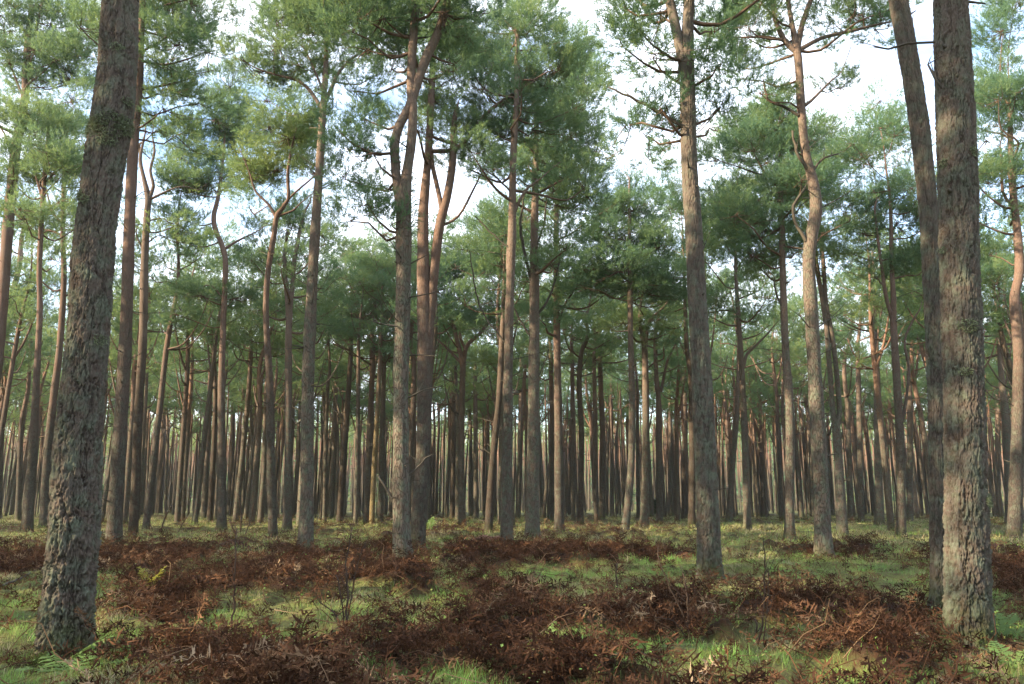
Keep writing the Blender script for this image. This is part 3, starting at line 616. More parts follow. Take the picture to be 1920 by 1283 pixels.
pine('red limbed pine with a long bare bough reaching left over sunlit needles',
     [(687,984,14),(690,900,13),(693,824,12),(699,662,10),(697,601,9),(705,560,8),(715,515,6)], BARK_RED, H=11.5, z0=8.0, nb=8,
     forks=[[(697,580,6),(690,565,5),(672,550,4),(646,520,3)]], pads=[(640,480,44,24),(690,470,50,28),(720,440,44,26),(660,540,60,26),(620,540,46,24),(650,590,60,26),(610,600,44,24),(690,520,46,22)])
pine('mossy yellowish trunk among brambles just left of the split crowned pine', [(697,986,11),(701,885,10),(707,783,9),(715,613,7)], BARK_YEL, H=13, z0=9)
pine('slim brown pine directly left of the split crowned pine', [(713,983,12),(717,783,10),(723,605,8)], BARK, H=14, z0=9)
pine('winding dark red pine seen between the split crowned pine and the dark one behind', [(764,985,13),(768,865,12),(774,783,11),(776,680,10),(769,645,10),(772,610,9),(778,540,7)], BARK_RED, H=13.5, z0=9)
pine('thin pine immediately left of the wide forked pine', [(847,974,10),(850,850,9),(851,751,9)], BARK_DARK, H=13, z0=8)
pine('wide forked pine whose red limbs open like a Y below the bright gap',
     [(867,988,15),(865,900,13),(865,824,12),(867,720,11),(867,682,11),(855,630,8),(846,590,7),(843,560,6),(850,540,4)], BARK_RED, H=11, z0=8.4, nb=5,
     forks=[[(868,690,9),(875,650,8),(900,625,7),(915,605,6),(924,585,4)],[(873,655,6),(864,635,5),(862,600,4),(870,565,4),(879,540,3)],[(864,680,6),(840,655,5),(812,630,3)]],
     pads=[(850,520,44,24),(920,560,46,24),(885,510,50,26),(940,520,44,28),(900,470,56,30),(930,440,46,30),(840,480,40,24),(900,600,40,16),(830,600,36,16)])
pine('slender grey pine right behind the wide forked one', [(893,974,10),(892,850,9),(891,702,8)], BARK, H=13, z0=8.5)
pine('thin straight pine left of the leaning blackish trunk', [(910,966,9),(911,850,8),(912,743,8)], BARK_RED, H=13, z0=8.5)
pine('leaning blackish trunk with a gentle S bend and bright foot of bare earth', [(916,1000,16),(921,900,14),(928,824,13),(936,743,12),(940,660,11),(944,577,9)], BARK_DARK, H=12, z0=8.5)
pine('thin pale pine hidden partly by the pine with the dead twigs', [(970,974,9),(974,864,9),(978,670,8)], BARK, H=13, z0=8.5)
pine('pine right of the twig laddered pine, thin with reddish top', [(1033,978,11),(1035,824,10),(1033,682,9)], BARK_RED, H=13.5, z0=8.8)
pine('short leaning bare stem with a sunlit side behind the twig laddered pine', [(1019,974,8),(1023,930,7),(1027,889,6),(1032,860,4)], BARK_RED, H=0, auto=False, kn=2)
pine('thin pine left of the hook topped one', [(1075,982,9),(1074,850,9),(1073,682,8)], BARK_RED, H=13, z0=8.5)
pine('dark pine with a hooked reddish top curling to the right', [(1088,988,13),(1090,880,11),(1090,804,11),(1086,723,10),(1090,662,9),(1102,630,8),(1098,600,6),(1102,585,5)], BARK_DARK, H=11.5, z0=8.5, nb=9)
pine('first of a bright sided pair of thin pines', [(1118,982,9),(1116,850,8),(1114,670,7)], BARK_RED, H=13.5, z0=8.6)
pine('second and thicker of a bright sided pair of thin pines', [(1128,980,12),(1130,824,11),(1127,743,10),(1124,646,9)], BARK_RED, H=13.5, z0=8.8)
pine('thin straight pine left of the broad pointed crown pine', [(1148,970,8),(1147,850,8),(1146,763,7)], BARK, H=13, z0=8.6)
pine('thin pine seen right of the broad pointed crown pine', [(1197,978,8),(1196,860,8),(1195,775,7)], BARK_RED, H=13, z0=8.6)
pine('pine with two short red prongs under a dark crown, left of the bright forked stem',
     [(1208,992,18),(1210,900,15),(1211,783,14),(1209,660,12),(1205,635,10),(1200,605,7),(1200,580,6),(1205,553,4)], BARK, H=11.5, z0=8.6, nb=9, forks=[[(1211,650,8),(1213,621,7),(1219,600,6),(1239,581,4)]])
pine('bright forked stem lit pinkish on its sunny side, near the tall straight grey pine',
     [(1236,984,13),(1236,864,12),(1235,759,11),(1231,710,9),(1229,634,8),(1236,590,6)], BARK_RED, H=12, z0=8.4, forks=[[(1239,735,6),(1246,700,5),(1252,675,5),(1262,655,4)]])
pine('dark thin pine close left of the tall straight grey pine', [(1282,974,11),(1284,850,11),(1284,674,9)], BARK_DARK, H=14, z0=9)
pine('blackish trunk mostly hidden by the tall straight grey pine', [(1297,992,15),(1298,850,14),(1296,727,12)], BARK_DARK, H=15, z0=9.5)
pine('very thin pine in the gap left of the tall straight grey pine', [(1259,970,8),(1258,850,7),(1256,775,7)], BARK, H=12.5, z0=8.4)
pine('grey pine with a bent side bough, next right of the tall straight grey pine',
     [(1402,996,17),(1398,880,14),(1395,783,13),(1389,662,11),(1381,540,8),(1378,460,6)], BARK, H=13.3, z0=8.2, nb=13, forks=[[(1394,690,7),(1400,665,6),(1415,650,5),(1440,625,3)]],
     pads=[(1390,300,46,46),(1375,370,44,40),(1420,330,40,36),(1400,420,60,30),(1350,440,36,24)])
pine('leaning pine with a dark base crossing behind the bent bough pine', [(1366,982,13),(1373,885,11),(1381,783,10),(1385,694,9)], BARK, H=13, z0=8.5)
pine('thin red pine between the tall straight grey pine and the bent bough pine', [(1365,960,8),(1365,783,8),(1357,710,7)], BARK_RED, H=12.5, z0=8.2)
pine('thin reddish pine right of the bent bough pine, one of two side by side', [(1424,970,9),(1415,824,9),(1411,702,8)], BARK_RED, H=13, z0=8.6)
pine('thin winding pine right of the bent bough pine, other of two side by side', [(1432,970,9),(1426,783,9),(1417,682,8)], BARK_RED, H=13.5, z0=8.8)
pine('straight grey pine with a dark broad crown, close left of the sinuous pine',
     [(1481,1016,23),(1480,940,20),(1481,783,18),(1472,642,15),(1468,520,13),(1465,410,12),(1462,330,8)], BARK, H=13.2, z0=8.6, nb=10, kn=12,
     pads=[(1440,265,54,44),(1425,375,60,34),(1480,350,46,34),(1410,480,54,30),(1500,470,34,26),(1460,220,40,34),(1385,245,44,34),(1345,300,36,36),(1350,380,36,30),(1440,430,56,28),(1485,290,40,34)], dead=[[(1466,575,4),(1454,545,4),(1452,520,3)]])
pine('dark red pine with a pale sunlit elbow left of the straight grey one', [(1464,966,9),(1460,824,9),(1453,775,8),(1450,740,7)], BARK_RED, H=12.5, z0=8.2)
pine('thin bent pale pine between the straight grey pine and the sinuous one', [(1523,970,10),(1519,864,9),(1513,763,8),(1496,700,7),(1489,674,6)], BARK, H=12.5, z0=8.5)
pine('pale pine dividing low into two long pink stems, just right of the sinuous pine',
     [(1580,1007,23),(1576,940,20),(1572,864,18),(1568,805,17),(1563,783,11),(1556,700,10),(1550,621,10),(1540,550,9),(1531,500,9),(1526,430,7)], BARK_PALE, H=13, z0=9.5, nb=7,
     forks=[([(1569,800,12),(1574,775,11),(1568,694,10),(1560,630,10),(1549,570,9),(1544,500,9),(1538,430,7)], 12.5)], pads=[(1520,250,40,30),(1560,300,36,24)])
pine('thin pine seen right of the low dividing pale pine', [(1615,982,13),(1612,824,12),(1608,662,9)], BARK, H=13.5, z0=9)
pine('pale greyish pine with a red bent prong, left of the many stemmed one',
     [(1649,987,19),(1647,880,17),(1645,743,15),(1640,621,12),(1638,550,10)], BARK_PALE, H=14.5, z0=9.2, nb=12, forks=[[(1641,625,7),(1650,600,6),(1653,570,5)]],
     pads=[(1650,190,44,34),(1640,255,54,36),(1690,270,50,36),(1620,310,50,30),(1700,330,46,34),(1640,370,60,34)])
pine('many stemmed pine with slim red uprights fanning from mid height, near the leaning reddish trunk',
     [(1689,1010,21),(1689,864,18),(1683,743,16),(1675,605,14),(1675,560,11),(1672,500,9),(1670,400,7)], BARK_RED, H=14, z0=9.2, nb=10,
     forks=[[(1675,605,9),(1661,555,8),(1653,500,7),(1645,440,5),(1640,390,4)],[(1692,790,7),(1700,740,6),(1704,690,6),(1696,640,5),(1712,600,4)]], pads=[(1680,420,54,30),(1620,440,50,30),(1700,480,40,30),(1640,520,46,26)])
pine('slim pine between the many stemmed pine and the leaning reddish trunk', [(1706,980,14),(1706,864,13),(1706,783,12),(1704,690,10)], BARK, H=13.5, z0=9)
pine('thin sunlit leaning pine left of the leaning reddish trunk', [(1728,966,9),(1723,890,8),(1719,824,8),(1707,763,7),(1700,700,6)], BARK_RED, H=12, z0=8.2)
pine('sturdy pine at the border with a dark bend at mid height and a sunlit crown',
     [(1902,1014,32),(1905,900,28),(1908,783,26),(1910,662,24),(1903,580,22),(1903,550,21),(1911,510,20),(1908,440,17),(1900,370,16),(1895,290,13),(1893,200,10)], BARK_RED, H=14.2, z0=10, nb=10, kn=10,
     forks=[[(1897,385,7),(1880,360,6),(1878,300,5)],[(1905,300,6),(1915,280,5)]],
     pads=[(1880,60,50,44),(1870,140,46,34),(1905,225,46,40),(1850,265,36,30),(1890,320,46,26),(1860,480,36,26),(1900,20,44,40),(1855,200,36,30)])
pine('pale pine with two red prongs beside the bordering bent pine',
     [(1892,987,17),(1890,890,16),(1886,804,15),(1878,710,13),(1873,601,12),(1869,575,8),(1862,540,7),(1857,500,6)], BARK_PALE, H=12.5, z0=8.6, nb=10, forks=[[(1874,605,8),(1882,580,7),(1884,540,6),(1886,500,5)]])
pine('thin straight pine right behind the thick furrowed trunk', [(1871,970,12),(1871,824,11),(1871,700,9)], BARK, H=13, z0=9)

# ------------------------------------------------------------------ the rest of the forest
HERO = np.array([(o.location.x, o.location.y) for o in C.objects if o.name.startswith('pine_tree')])
def stock_tree(seed, sprs, seg, nb, dens, step, wood_seg=4):
    """trunk and crown meshes of one ordinary plantation pine standing at the origin"""
    r = np.random.default_rng(seed); H = r.uniform(12.6, 15.2); r0 = r.uniform(0.125, 0.175)
    ph, am = r.random() * 6.28, r.uniform(0.08, 0.42); P = []
    kx, ky = r.normal(0, 0.02, 2)
    for z in np.arange(-0.3, H, 0.7):
        q = max(z, 0) / H; a = am * sstep(0.35, 0.8, q)
        P.append([kx * z + a * math.sin(ph + z * 0.8), ky * z + a * math.cos(ph + z * 0.6), z, max(0.02, r0 * (1 - 0.45 * q) * (1 if q < .6 else 1 - (q - .6) * 2.0))])
    P = resample(np.array(P), step); tr, cr = Mesh(), Mesh(); wood = dens > 0.3
    Q = P.copy(); Q[:, 3] *= 1 + 0.22 * np.exp(-np.maximum(Q[:, 2], 0) / 0.15); tube(tr, Q, seg, 0.8)
    if r.random() < 0.8:
        i = int(len(P) * r.uniform(0.42, 0.62)); a = r.random() * 6.28; g = [[*P[i]]]; g[0][3] *= 0.6
        for k in range(1, 6): g.append([P[i, 0] + math.cos(a) * (0.35 * k ** 0.7), P[i, 1] + math.sin(a) * 0.35 * k ** 0.7, P[i, 2] + 0.75 * k, P[i, 3] * (0.6 - 0.09 * k)])
        g = resample(np.array(g), 0.35); tube(tr, g, max(5, seg - 2), 0.8); auto_crown(cr, g, g[2, 2] + .5, sprs, r, max(3, nb // 3), 1.3, dens)
    auto_crown(cr, P, H * r.uniform(0.52, 0.64), sprs, r, nb, r.uniform(1.15, 1.7), dens)
    for q in range(3 if wood else 0):      # crooked bare lower limbs
        i = int(len(P) * r.uniform(0.42, 0.62)); a = r.random() * 6.28; l = r.uniform(0.9, 2.2); u_ = np.array([math.cos(a), math.sin(a), 0])
        tube(tr, resample([[*P[i, :3], P[i, 3] * 0.42], [*(P[i, :3] + u_ * l * 0.45 + np.array([0, 0, l * 0.1])), P[i, 3] * 0.34], [*(P[i, :3] + u_ * l * 0.8 + np.array([0, 0, l * 0.55])), P[i, 3] * 0.25], [*(P[i, :3] + u_ * l + np.array([0, 0, l * 1.1])), 0.02]], 0.3), 5, 0.8)
    knots(tr, P, 10, r)
    for k in range(9):
        i = int(len(P) * r.uniform(0.3, 0.65)); a = r.random() * 6.28; l = r.uniform(0.3, 1.6)
        tube(tr, [[*P[i, :3], 0.018], [P[i, 0] + l * math.cos(a), P[i, 1] + l * math.sin(a), P[i, 2] + l * r.uniform(0, 0.8), 0.006]], 3, 0.3, 1)
    return tr, cr
STOCK = []
for k in range(11):
    tr, cr = stock_tree(200 + k, SPR_LO, 8, 11, 0.36, 0.45); bk = (BARK_FAR, BARK_RED, BARK_FAR, BARK, BARK_PALE)[k % 5]
    STOCK.append((tr.build('trunk', [bk, DEAD], None, False).data, cr.build('crown', [NEEDLE, TWIG], None, False).data))
for o in [o for o in bpy.data.objects if o.users == 0 or not o.users_collection]: bpy.data.objects.remove(o)
r = np.random.default_rng(91); placed = list(map(tuple, HERO)); bgp = []
tries = 0
while len(bgp) < 222 and tries < 60000:
    tries += 1
    y = math.sqrt(r.uniform(29.0 ** 2, 84.0 ** 2)); x = r.uniform(-0.70, 0.70) * y
    dmin = 2.6 if y < 60 else 2.2
    if y < 52 and min((abs(math.atan2(x, y) - math.atan2(px, py)) for px, py in placed[:len(HERO)])) < 0.006: continue
    if all((x - px) ** 2 + (y - py) ** 2 > dmin ** 2 for px, py in placed): placed.append((x, y)); bgp.append((x, y))
for (x, y) in bgp:
    tm, cm = STOCK[r.integers(len(STOCK))]
    e = empty('pine_tree', (x, y, hz(x, y) - 0.02), r.uniform(0, 6.28)); s = r.uniform(0.88, 1.1); e.scale = (s * r.uniform(0.9, 1.15),) * 2 + (s,)
    e.rotation_euler[0] = r.normal(0, 0.022); e.rotation_euler[1] = r.normal(0, 0.022)
    tag(e, 'thin bare trunked pine deep among the crowded trunks of the forest', 'pine tree', 'distant pines')
    for nm, me in (('trunk', tm), ('crown', cm)):
        o = bpy.data.objects.new(nm, me); C.objects.link(o); o.parent = e
# the far forest as one mass, plus unseen trees added to shade the scene
FARV = []
for k in range(7):
    tr, cr = stock_tree(400 + k, SPR_FAR, 5, 8, 0.16, 1.4); FARV.append((tr, cr))
far = Mesh(); r = np.random.default_rng(17); spots = []
def fill(n, fx, dmin):
    c = 0; tries = 0
    while c < n and tries < n * 60:
        tries += 1; x, y = fx()
        if all((x - px) ** 2 + (y - py) ** 2 > dmin ** 2 for px, py in spots[-400:]) and all((x - px) ** 2 + (y - py) ** 2 > 5 for px, py in placed): spots.append((x, y)); c += 1
def f_far():
    y = math.sqrt(r.uniform(105 ** 2, 300 ** 2)); return r.uniform(-0.76, 0.76) * y, y
def f_left():
    y = r.uniform(-22, 16) if r.random() < 0.8 else r.uniform(16, 85); return -max(7.5, 0.70 * y + 3.5) - r.uniform(0, 62), y  # unseen left trees set denser beside the foreground to shade it
def f_right():
    y = r.uniform(-15, 80); return max(8, 0.70 * y + 3.5) + r.uniform(0, 25), y
def f_back():
    return r.uniform(-14, 14), r.uniform(-34, -9)
fill(620, f_far, 2.6); fill(170, f_left, 3.4); fill(60, f_right, 4.0); fill(26, f_back, 4.5)
for (x, y) in spots:
    tr, cr = FARV[r.integers(len(FARV))]; a = r.random() * 6.28; s = r.uniform(0.88, 1.12) * (1.22 if x < 0 and -30 < y < 25 else 1.0); ca, sa = math.cos(a) * s, math.sin(a) * s  # unseen trees near left made taller to shade the near crowns
    Rm = np.array([[ca, -sa, 0], [sa, ca, 0], [0, 0, s]]); o = np.array([x, y, hz(x, y)]); sh = r.uniform(-0.2, 0.2)
    for src, mo in ((tr, 0), (cr, 1)):
        V = np.concatenate(src.v) @ Rm.T + o; n0 = far.n; far.v.append(V); far.t.append(np.clip(np.concatenate(src.t) + sh, 0, 1)); far.n += len(V)
        for fc, mi, sm in src.f: far.f.append((fc + n0, (mo + mi) if mo else (2 if mi else 0), sm))
for k in range(3600):      # bare poles and young growth that close the view between the trunks
    y = math.sqrt(r.uniform(70 ** 2, 260 ** 2)) if k < 2400 else r.uniform(60, 130); x = r.uniform(-0.74, 0.74) * y; z = hz(x, y); a, b_ = r.normal(0, 0.25, 2); q = r.uniform(0.045, 0.12)
    tube(far, [[x, y, z - 0.2, q], [x + a * 0.5, y, z + 5, q * 0.85], [x + a, y + b_, z + r.uniform(8, 12), q * 0.5]], 5, r.random(), 0, False)
n = 9000; y = np.sqrt(r.uniform(120 ** 2, 265 ** 2, n)); x = r.uniform(-0.78, 0.78, n) * y
put_sprays(far, np.stack([x, y, height(x, y) + r.random(n) ** 1.3 * 9.0], 1), r.normal(0, 1, (n, 3)) + np.array([0, 0, 0.6]), r.uniform(1.2, 2.6, n), SPR_FAR, r, 1, np.clip(r.normal(0.1, 0.15, n), 0, 1))
tag(far.build('distant_forest', [BARK_FAR, NEEDLE, TWIG]), kind='stuff')

# ------------------------------------------------------------------ ground cover: dead bracken, grass, moss
def rotz_tilt(r, n, tilt):
    yaw = r.random(n) * 6.28; el = tilt
    d = np.stack([np.cos(yaw) * np.cos(el), np.sin(yaw) * np.cos(el), np.sin(el)], 1)
    up = unit(np.array([0, 0, 1.0]) + r.normal(0, 0.45, (n, 3))); Yv = unit(np.cross(up, d)); return np.stack([d, Yv, np.cross(d, Yv)], -1)
def scatter(M, tmpl, P, Rm, sc, tint, mat=0, smooth=False):
    """copies of templates (V, [faces]) merged into M"""
    which = rng.integers(0, len(tmpl), len(P))
    for k, (V, fs) in enumerate(tmpl):
        s = np.nonzero(which == k)[0]
        if not len(s): continue
        W = np.einsum('nij,vj->nvi', Rm[s], V) * sc[s][:, None, None] + P[s][:, None]; nv = len(V)
        M.add(W.reshape(-1, 3), [(f[None] + (np.arange(len(s)) * nv)[:, None, None]).reshape(-1, f.shape[1]) for f in fs], np.repeat(tint[s], nv), mat, smooth)
def ground_points(n, d0, d1, p, wfac=0.72, wadd=1.5):
    """n points ahead of the camera, density falling with distance like d**-p"""
    u = rng.random(n); k = 2 - p
    y = (d0 ** k + u * (d1 ** k - d0 ** k)) ** (1 / k); x = (rng.random(n) * 2 - 1) * (wfac * y + wadd); return x, y
def frond_dead(r, n=13, seglet=True):
    """a dead bracken frond, collapsed and curled, along +X, length 1"""
    V, T, Q = [], [], []
    cx = np.linspace(0, 1, n + 1); cz = 0.10 * np.sin(cx * r.uniform(2, 5)) + r.normal(0, 0.02, n + 1) - 0.12 * cx ** 2; cy = 0.10 * np.sin(cx * r.uniform(1, 4) + r.random() * 6)
    st = np.stack([cx, cy, cz], 1)
    for i in range(n):
        a, b_ = st[i], st[i + 1]; w_ = np.array([0, 0.008, 0]); k = len(V); V += [a - w_, a + w_, b_ + w_, b_ - w_]; Q.append([k, k + 1, k + 2, k + 3])
        if i < 2: continue
        ln = 0.30 * math.sin(math.pi * (0.16 + 0.84 * (i / n))) + 0.03
        for sgn in (-1, 1):
            d = unit(np.array([0.45 + r.normal() * .3, sgn * 1.0, r.normal() * 0.55 - 0.1])); l = ln * r.uniform(0.6, 1.15); e1 = a + d * l * 0.5; d2 = unit(d + r.normal(0, 0.6, 3)); e2 = e1 + d2 * l * 0.5
            sd = unit(np.cross(d, [0, 0, 1.0]) + r.normal(0, 0.6, 3)) * 0.021
            k = len(V); V += [a, e1 - sd, e1 + sd, e2]; T += [[k, k + 1, k + 2], [k + 1, k + 3, k + 2]]
            if seglet:
                for q in range(2):
                    m_ = a + d * l * r.uniform(0.15, 0.5); e = m_ + unit(d * 0.3 + r.normal(0, 1, 3)) * 0.08; s2 = d * 0.011
                    k = len(V); V += [m_ - s2, m_ + s2, e]; T.append([k, k + 1, k + 2])
    return np.array(V), [np.array(T), np.array(Q)]
BF_HI = [frond_dead(np.random.default_rng(500 + k), 12) for k in range(8)]
BF_LO = [frond_dead(np.random.default_rng(540 + k), 6, False) for k in range(6)]
brk = Mesh()
for (n, d0, d1, p, T_, s0, s1) in ((62000, 3.8, 20, 0.75, BF_HI, 0.20, 0.48), (38000, 17, 60, 0.9, BF_LO, 0.35, 0.65)):
    x, y = ground_points(n, d0, d1, p); c = cover(x, y); clump = fbm(x * 2.1, y * 2.1, 71, 3)
    free = np.ones(n)
    for hx, hy in HERO[HERO[:, 1] < 30]: free -= (0.95 * np.exp(-((x - hx) ** 2 / 0.45 + (y + 0.35 - hy) ** 2 / 0.8)) if hy < 16 else 0.9 * np.exp(-((x - hx) ** 2 + (y - hy) ** 2) / 0.30))
    keep = rng.random(n) < (0.05 + 0.95 * c ** 1.5) * sstep(0.15, 0.45, clump + 0.12) * free; x, y, c, clump = x[keep], y[keep], c[keep], clump[keep]; n = len(x)
    z = height(x, y) + rng.random(n) ** 1.5 * 0.13 * c + 0.01
    big = fbm(x * 0.9, y * 0.9, 75, 3)
    tint = np.clip(0.04 + 0.95 * big * rng.random(n) ** 0.8 + 0.20 * rng.normal(size=n) + (rng.random(n) > 0.95) * 0.35, 0, 1)
    scatter(brk, T_, np.stack([x, y, z], 1), rotz_tilt(rng, n, rng.normal(0.05, 0.38, n)), rng.uniform(s0, s1, n), tint)
STALK = []
for k in range(5):
    rr_ = np.random.default_rng(580 + k); q = np.array([[0, 0, 0], [0.4, rr_.normal() * .03, rr_.normal() * .05], [0.75, rr_.normal() * .08, rr_.normal() * .08], [1, rr_.normal() * .16, rr_.normal() * .18]])
    mm = Mesh(); tube(mm, np.hstack([q, np.array([[0.009], [0.008], [0.006], [0.003]])]), 3, 0, 0, False); STALK.append((mm.v[0], [mm.f[0][0]]))
x, y = ground_points(11000, 5.0, 34, 0.8); c = cover(x, y); keep = rng.random(len(x)) < 0.28 + 0.5 * c; x, y = x[keep], y[keep]; n = len(x)
scatter(brk, STALK, np.stack([x, y, height(x, y) + 0.05], 1), rotz_tilt(rng, n, np.abs(rng.normal(0.15, 0.45, n))), rng.uniform(0.2, 0.6, n), rng.uniform(0.35, 0.95, n), smooth=True)
for hx, hy in HERO[HERO[:, 1] < 24]:
    n = 260; a = rng.random(n) * 6.283; rr_ = 0.22 + np.abs(rng.normal(0, 0.22, n)); x, y = hx + np.cos(a) * rr_, hy + np.sin(a) * rr_
    scatter(brk, BF_HI, np.stack([x, y, height(x, y) + 0.015 + 0.05 * np.exp(-rr_ / 0.2) * rng.random(n)], 1), rotz_tilt(rng, n, rng.normal(0.0, 0.25, n)), rng.uniform(0.06, 0.14, n), np.clip(rng.normal(0.42, 0.25, n), 0, 1))
tag(brk.build('dead_bracken', [BRACK]), kind='stuff')

def blade(r, bend):
    s = np.linspace(0, 1, 4); px = bend * s ** 2; pz = s * (1 - 0.35 * bend * s); wd = np.array([1, 0.85, 0.55]) * 0.5
    V = [[px[i], sg * wd[i] * 0.032, pz[i]] for i in range(3) for sg in (-1, 1)] + [[px[3], 0, pz[3]]]
    return np.array(V), [np.array([[0, 1, 3, 2], [2, 3, 5, 4]]), np.array([[4, 5, 6]])]
BL = [blade(rng, b_) for b_ in (0.1, 0.3, 0.55, 0.85, 1.2)]
grs = Mesh()
for (n, d0, d1, p, s0, s1, wmul) in ((420000, 3.8, 19, 0.9, 0.035, 0.105, 0.85), (220000, 16, 60, 0.9, 0.07, 0.17, 1.5)):
    x, y = ground_points(n, d0, d1, p); c = cover(x, y)
    gs = _sum([g for g in GRW], x, y); tuft = fbm(x * 3.1, y * 3.1, 81, 3)
    keep = rng.random(n) < np.clip((1 - c) ** 1.6 * (0.08 + 0.92 * sstep(0.38, 0.6, tuft)) + 0.012, 0, 1); x, y, gs, tuft = x[keep], y[keep], gs[keep], tuft[keep]; n = len(x)
    straw = fbm(x * 0.8, y * 0.8, 85, 3); sp = rng.random(n)
    tint = np.clip(1.6 * (straw - 0.5) + 0.38 + 0.15 * rng.normal(size=n) - 0.34 * sstep(0.95, 1.4, gs) + 0.12 * sstep(10, 22, y) + 0.55 * sstep(0.56, 0.72, fbm(x * 1.1 + 7, y * 1.6, 88, 3)) * (sp > 0.3) + (sp > 0.90) * 0.4, 0, 1)
    sc = rng.uniform(s0, s1, n) * (0.35 + 1.5 * tuft)
    yaw = rng.random(n) * 6.28; z0_ = np.zeros(n); Rm = np.stack([np.stack([np.cos(yaw), np.sin(yaw), z0_], 1), np.stack([-np.sin(yaw), np.cos(yaw), z0_], 1) * wmul * 1.3, unit(np.stack([rng.normal(0, .25, n), rng.normal(0, .25, n), z0_ + 1], 1))], -1)
    scatter(grs, BL, np.stack([x, y, height(x, y) - 0.01], 1), Rm, sc, tint)
# little broad leaves of bramble and bilberry showing through everything
LF = [(np.array([[0, 0, 0], [.5, -.32, .12], [1, 0, .02], [.5, .32, .12]]), [np.array([[0, 1, 2, 3]])]), (np.array([[0, 0, 0], [.45, -.42, -.1], [1, 0, -.15], [.5, .4, .1]]), [np.array([[0, 1, 2, 3]])])]
for (n, d0, d1, s0, s1) in ((17000, 5.0, 18, 0.010, 0.034), (12000, 16, 50, 0.03, 0.07)):
    x, y = ground_points(n, d0, d1, 0.8); keep = rng.random(n) < sstep(0.42, 0.68, fbm(x * 1.3, y * 1.3, 95, 3)); x, y = x[keep], y[keep]; n = len(x)
    scatter(grs, LF, np.stack([x, y, height(x, y) + rng.uniform(0.02, 0.16, n)], 1), rotz_tilt(rng, n, rng.normal(0.1, 0.4, n)), rng.uniform(s0, s1, n), np.clip(rng.normal(0.40, 0.18, n), 0.1, 0.75))
tag(grs.build('grass', [GRASS]), kind='stuff')

# ------------------------------------------------------------------ small things on the forest floor and on the trunks
def on_floor(px, py):
    x, y = onground(px, py); return x, y, hz(x, y)
def fern_frond(r, L, rise, yaw, droop=0.5, n=13, flat=1.0):
    V, Q, T = [], [], []; s = np.linspace(0, 1, n + 1); cy, sy = math.cos(yaw), math.sin(yaw)
    hx = L * (s * math.cos(rise) + 0.12 * s ** 2); hz_ = L * (s * math.sin(rise) - droop * 0.45 * s ** 2.2)
    st = np.stack([hx * cy, hx * sy, hz_], 1); side = np.array([-sy, cy, 0])
    for i in range(n):
        a, b_ = st[i], st[i + 1]; w_ = side * 0.004 * (1.2 - s[i]); k = len(V); V += [a - w_, a + w_, b_ + w_, b_ - w_]; Q.append([k, k + 1, k + 2, k + 3])
        if i < 2: continue
        t_ = unit(b_ - a); ln = L * 0.30 * math.sin(math.pi * (0.2 + 0.8 * i / n)) ** 0.9 + 0.012
        for sg in (-1, 1):
            d = unit(side * sg + t_ * 0.45 + np.array([0, 0, r.normal() * 0.15 - 0.12])); nrm = unit(np.cross(t_, side * sg)); lw = L / n * 0.44
            pts = [a]
            for q, (u, wd) in enumerate(((0.25, 1.0), (0.5, 0.85), (0.75, 0.6))):
                pts += [a + d * ln * u - t_ * lw * wd, a + d * ln * u + t_ * lw * wd]
            pts += [a + d * ln + nrm * r.normal() * 0.01]; k = len(V); V += pts
            T += [[k, k + 1, k + 2], [k + 5, k + 7, k + 6]]; Q += [[k + 1, k + 3, k + 4, k + 2], [k + 3, k + 5, k + 6, k + 4]]
    return np.array(V), [np.array(Q), np.array(T)]
def fern(label, px, py, fronds, mat, seed):
    """fronds: (length m, rise, heading from +X, droop)"""
    r = np.random.default_rng(seed); root = tag(empty('fern', on_floor(px, py)), label, 'fern', 'ferns on the forest floor')
    for (L, rise, yaw, dr) in fronds:
        V, fs = fern_frond(r, L, R(rise), R(yaw), dr); mm = Mesh(); mm.add(V, fs, r.uniform(0.2, 0.9), 0, False); mm.build('frond', [mat], root)
fern('bright green fern frond held out in front of the foot of the mossy collared trunk', 112, 1258, [(0.50, 50, 8, 0.6), (0.22, 55, 150, 0.6)], FERN, 1)
fern('low green fern spreading at the bottom edge below the mossy collared trunk', 130, 1275, [(0.34, 24, 200, .5), (0.36, 30, 150, .5), (0.36, 26, 20, .5), (0.30, 40, 80, .5)], FERN, 2)
fern('yellow lone fern frond in the brown bracken near the bottom', 392, 1228, [(0.30, 32, 25, 0.5), (0.16, 45, 130, .4)], FERN_Y, 3)
fern('yellow olive fern standing behind the low bracken hump on the left', 275, 1146, [(0.36, 68, 20, .4), (0.34, 70, 170, .4), (0.30, 60, 340, .4)], FERN_Y, 4)
fern('fresh green fern against the right side of the thick furrowed trunk', 1874, 1200, [(0.34, 65, 60, .5), (0.36, 58, 20, .5), (0.30, 62, 120, .5), (0.26, 40, 340, .5)], FERN, 5)
fern('green fern clump in the bottom corner below the thick furrowed trunk', 1896, 1274, [(0.26, 55, 160, .5), (0.28, 60, 90, .5), (0.24, 50, 20, .5), (0.22, 38, 230, .5), (0.2, 44, 320, .5)], FERN, 6)
fern('yellow green fern drooping over the long brown bracken bank', 1612, 1180, [(0.44, 55, 320, .7), (0.38, 66, 190, .6), (0.32, 70, 80, .5)], FERN_Y, 7)
fern('upright green fern tuft just behind the dark curved stemmed pine', 803, 1000, [(0.75, 72, 60, .3), (0.7, 66, 160, .3), (0.72, 70, 300, .3), (0.6, 60, 10, .3)], FERN, 8)
fern('grey green fern among bracken left of the slim pale knotted pine', 500, 1062, [(0.6, 40, 170, .5), (0.55, 50, 30, .5), (0.5, 46, 280, .5)], FERN, 9)
